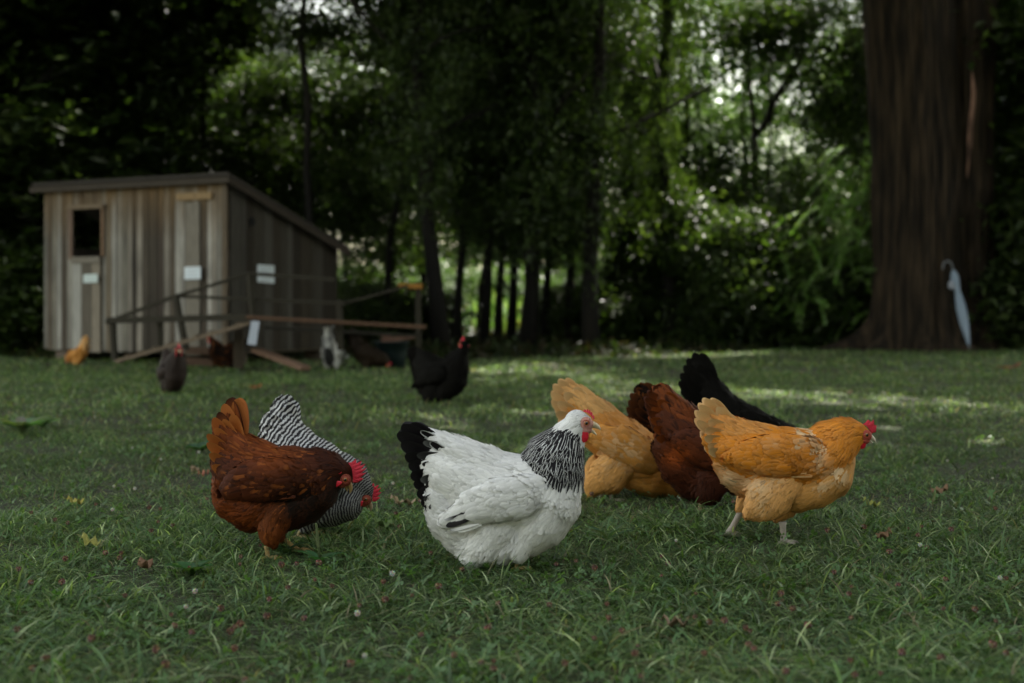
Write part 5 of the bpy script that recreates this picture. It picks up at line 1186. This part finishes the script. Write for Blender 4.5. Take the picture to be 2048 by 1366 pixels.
# ---------------------------------------------------------------- black hens
def col_black(x, y, l, z, rng):
    n = len(x); A = bc((.006, .0055, .0045), n); return A, A * 1.3, np.full(n, 6)
def col_bb(x, y, l, z, rng):
    n = len(x); A = bc((.016, .009, .006), n)
    A = blend(A, (.16, .05, .012), (rng.random(n) < .15) * .8); return A, A * .5, np.full(n, 6)
def pecker(col, **k):
    """a hen with her head down, traced once and reused; numbers are px of the black hen"""
    sp = dict(d=5.4, bx=1475, by=949, seed=15, col=col, voxel=3.4,
    chains=[
        {'z': 'neck', 'n': [(1612, 905, 14, 14), (1600, 892, 22, 20), (1580, 882, 30, 28), (1556, 880, 38, 36)]},
        {'z': 'body', 'n': [(1560, 882, 38, 40), (1520, 872, 45, 48), (1480, 852, 46, 48), (1445, 825, 40, 40), (1420, 792, 30, 28)]},
        {'z': 'saddle', 'n': [(1450, 825, 34, 36), (1425, 790, 30, 28), (1405, 762, 24, 20), (1396, 740, 18, 14)]},
        {'z': 'fluff', 'n': [(1480, 890, 38, 38), (1450, 870, 34, 34), (1425, 835, 26, 26)]},
        {'z': 'thigh', 'both': True, 'n': [(1500, 890, 32, 20, 26), (1490, 912, 22, 16, 26), (1485, 925, 10, 9, 26)]},
    ],
    wing=[(1555, 868, 20, 9, 34), (1520, 858, 30, 12, 42), (1485, 848, 30, 12, 42), (1455, 838, 20, 10, 36)],
    tail=[dict(q=fan((1430, 790), (1435, 830), [(1404, 706), (1390, 706), (1378, 716), (1370, 730), (1364, 746), (1361, 762)], 3, 10), w=24, A=(.006, .006, .005), B=(.010, .009, .008), m=6, curve=.08),
          dict(q=fan((1436, 795), (1440, 838), [(1412, 718), (1396, 728), (1380, 742), (1372, 760), (1366, 780), (1374, 795)], 12, 22), w=22, A=(.006, .006, .005), B=(.010, .009, .008), m=6, curve=.12)],
    head=dict(at=(1616, 912, 14, 62), comb=.8, points=5, wattle=.5, face='red'),
    legs=[((1487, 925), (1494, 947), 26, 0), ((1478, 925), (1470, 947), -24, 0)], legcol=(.18, .16, .12), leg_r=4)
    sp.update(k); return sp
def stander(col, tailA, tailB, tailm=6, **k):
    """a standing hen with her head up (px of the white hen)"""
    sp = dict(SP_WHITE); sp.update(col=col)
    sp['primaries'] = []; sp['voxel'] = 4.5; sp['fscale'] = 2.0
    sp['tail'] = [dict(g, A=tailA, B=tailB, m=tailm) for g in SP_WHITE['tail']]
    sp['head'] = dict(SP_WHITE['head'], comb=.95, comb_len=1.0, gape=0, wattle=.7, face='red')
    sp['chains'] = [c for c in SP_WHITE['chains']]
    sp.update(k); return sp

if 'nohen' not in DEV:
    make_hen(SP_WHITE, 'white hen with black streaked neck and black tail, beak open, in the middle')
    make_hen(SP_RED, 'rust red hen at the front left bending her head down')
    make_hen(SP_BAR, 'black and white barred hen pecking behind the rust red hen')
    make_hen(SP_BUFF, 'golden buff hen striding on pale legs at the front right, head fully in view')
    make_hen(SP_BUFF2, 'golden buff hen pecking behind the head of the white hen')
    make_hen(SP_MAH, 'dark mahogany hen with raised tail behind the striding buff hen')
    # black-brown hen whose tail shows left of the mahogany tail
    q = pecker(col_bb, seed=21, fscale=1.2)
    q['tail'] = [dict(g, A=(.018, .009, .006), B=(.10, .035, .012)) for g in q['tail']]
    p = P(1404, 978, 5.0)
    make_hen(q, 'black hen with brown flecked tail, only the tail showing left of the mahogany hen', loc=(p[0] - .085, 5.0, 0), scale=1.0 * 4.4 / 5.4, yaw=math.radians(8))
    make_hen(pecker(col_black), 'black hen with tall dark tail pecking beyond the striding buff hen')
    # hens farther off
    PHS = lambda x, y: .09 * np.hypot(x - 1200, y - 800)
    def col_speck(x, y, l, z, rng):
        n = len(x); A = bc((.040, .026, .020), n); return A, A * .4, np.full(n, 2)
    BK = (.006, .0055, .005)
    p = P(876, 805, 9.05)
    make_hen(stander(col_black, BK, (.01, .009, .008), by=1135, bx=990, seed=31, legcol=(.10, .09, .07),
             head=dict(at=(1156, 830, 26, 5), yaw=152, yo=-4, comb=1.0, points=5, comb_len=1.0, wattle=.6, face='red', horn=(.05, .04, .03), horn_tip=(.1, .08, .06))),
             'large black hen standing alone on the lawn with her head turned back', loc=(p[0] - .0, 9.05, 0), yaw=math.radians(-32), scale=.98)
    p = P(343, 785, 9.9)
    make_hen(stander(col_speck, (.04, .028, .024), (.02, .015, .012), 2, phase=PHS, seed=33, legcol=(.3, .22, .12)), 'dark speckled brown hen walking towards the camera from the coop', loc=(p[0], 9.9, 0), yaw=math.radians(-62), scale=.86)
    p = P(187, 722, 14.6)
    qb = pecker(col_buff2, seed=35, fscale=2.4, voxel=5)
    qb['tail'] = [dict(g, A=(.62, .34, .11), B=(.75, .5, .25)) for g in qb['tail']]
    make_hen(qb, 'small pale buff hen pecking at the foot of the coop', loc=(p[0] + .03, 14.0, 0), yaw=math.radians(150), scale=.60)
    p = P(455, 735, 13.2)
    make_hen(stander(col_bb, BK, BK, seed=37, legcol=(.3, .22, .08)), 'black hen with reddish face in the shade under the ramp', loc=(p[0], 13.2, 0), yaw=math.radians(170), scale=.78)
    p = P(663, 737, 13.1)
    def col_w2(x, y, l, z, rng):
        n = len(x); A = bc(WHITE, n); A = blend(A, (.05, .05, .05), Z(z, 'fluff') * (np.abs(l) < 30)); return A, A, np.zeros(n, int)
    qw = pecker(col_w2, seed=39, fscale=2.4, voxel=5)
    qw['tail'] = [dict(g, A=(.62, .62, .62), B=(.05, .05, .05)) for g in qw['tail']]
    make_hen(qw, 'white hen pecking by the far corner of the coop, seen from behind', loc=(p[0], 13.1, 0), yaw=math.radians(82), scale=.84)
    p = P(730, 737, 13.1)
    def col_dk(x, y, l, z, rng):
        n = len(x); A = bc((.028, .018, .010), n); return A, A * .6, np.zeros(n, int)
    qd = pecker(col_dk, seed=41, fscale=2.4, voxel=5)
    qd['tail'] = [dict(g, A=(.03, .02, .012), B=(.02, .014, .01)) for g in qd['tail'][1:]]
    make_hen(qd, 'dark brown hen crouching in the shade right of the white hen', loc=(p[0], 13.2, 0), yaw=math.radians(-14), scale=.80)
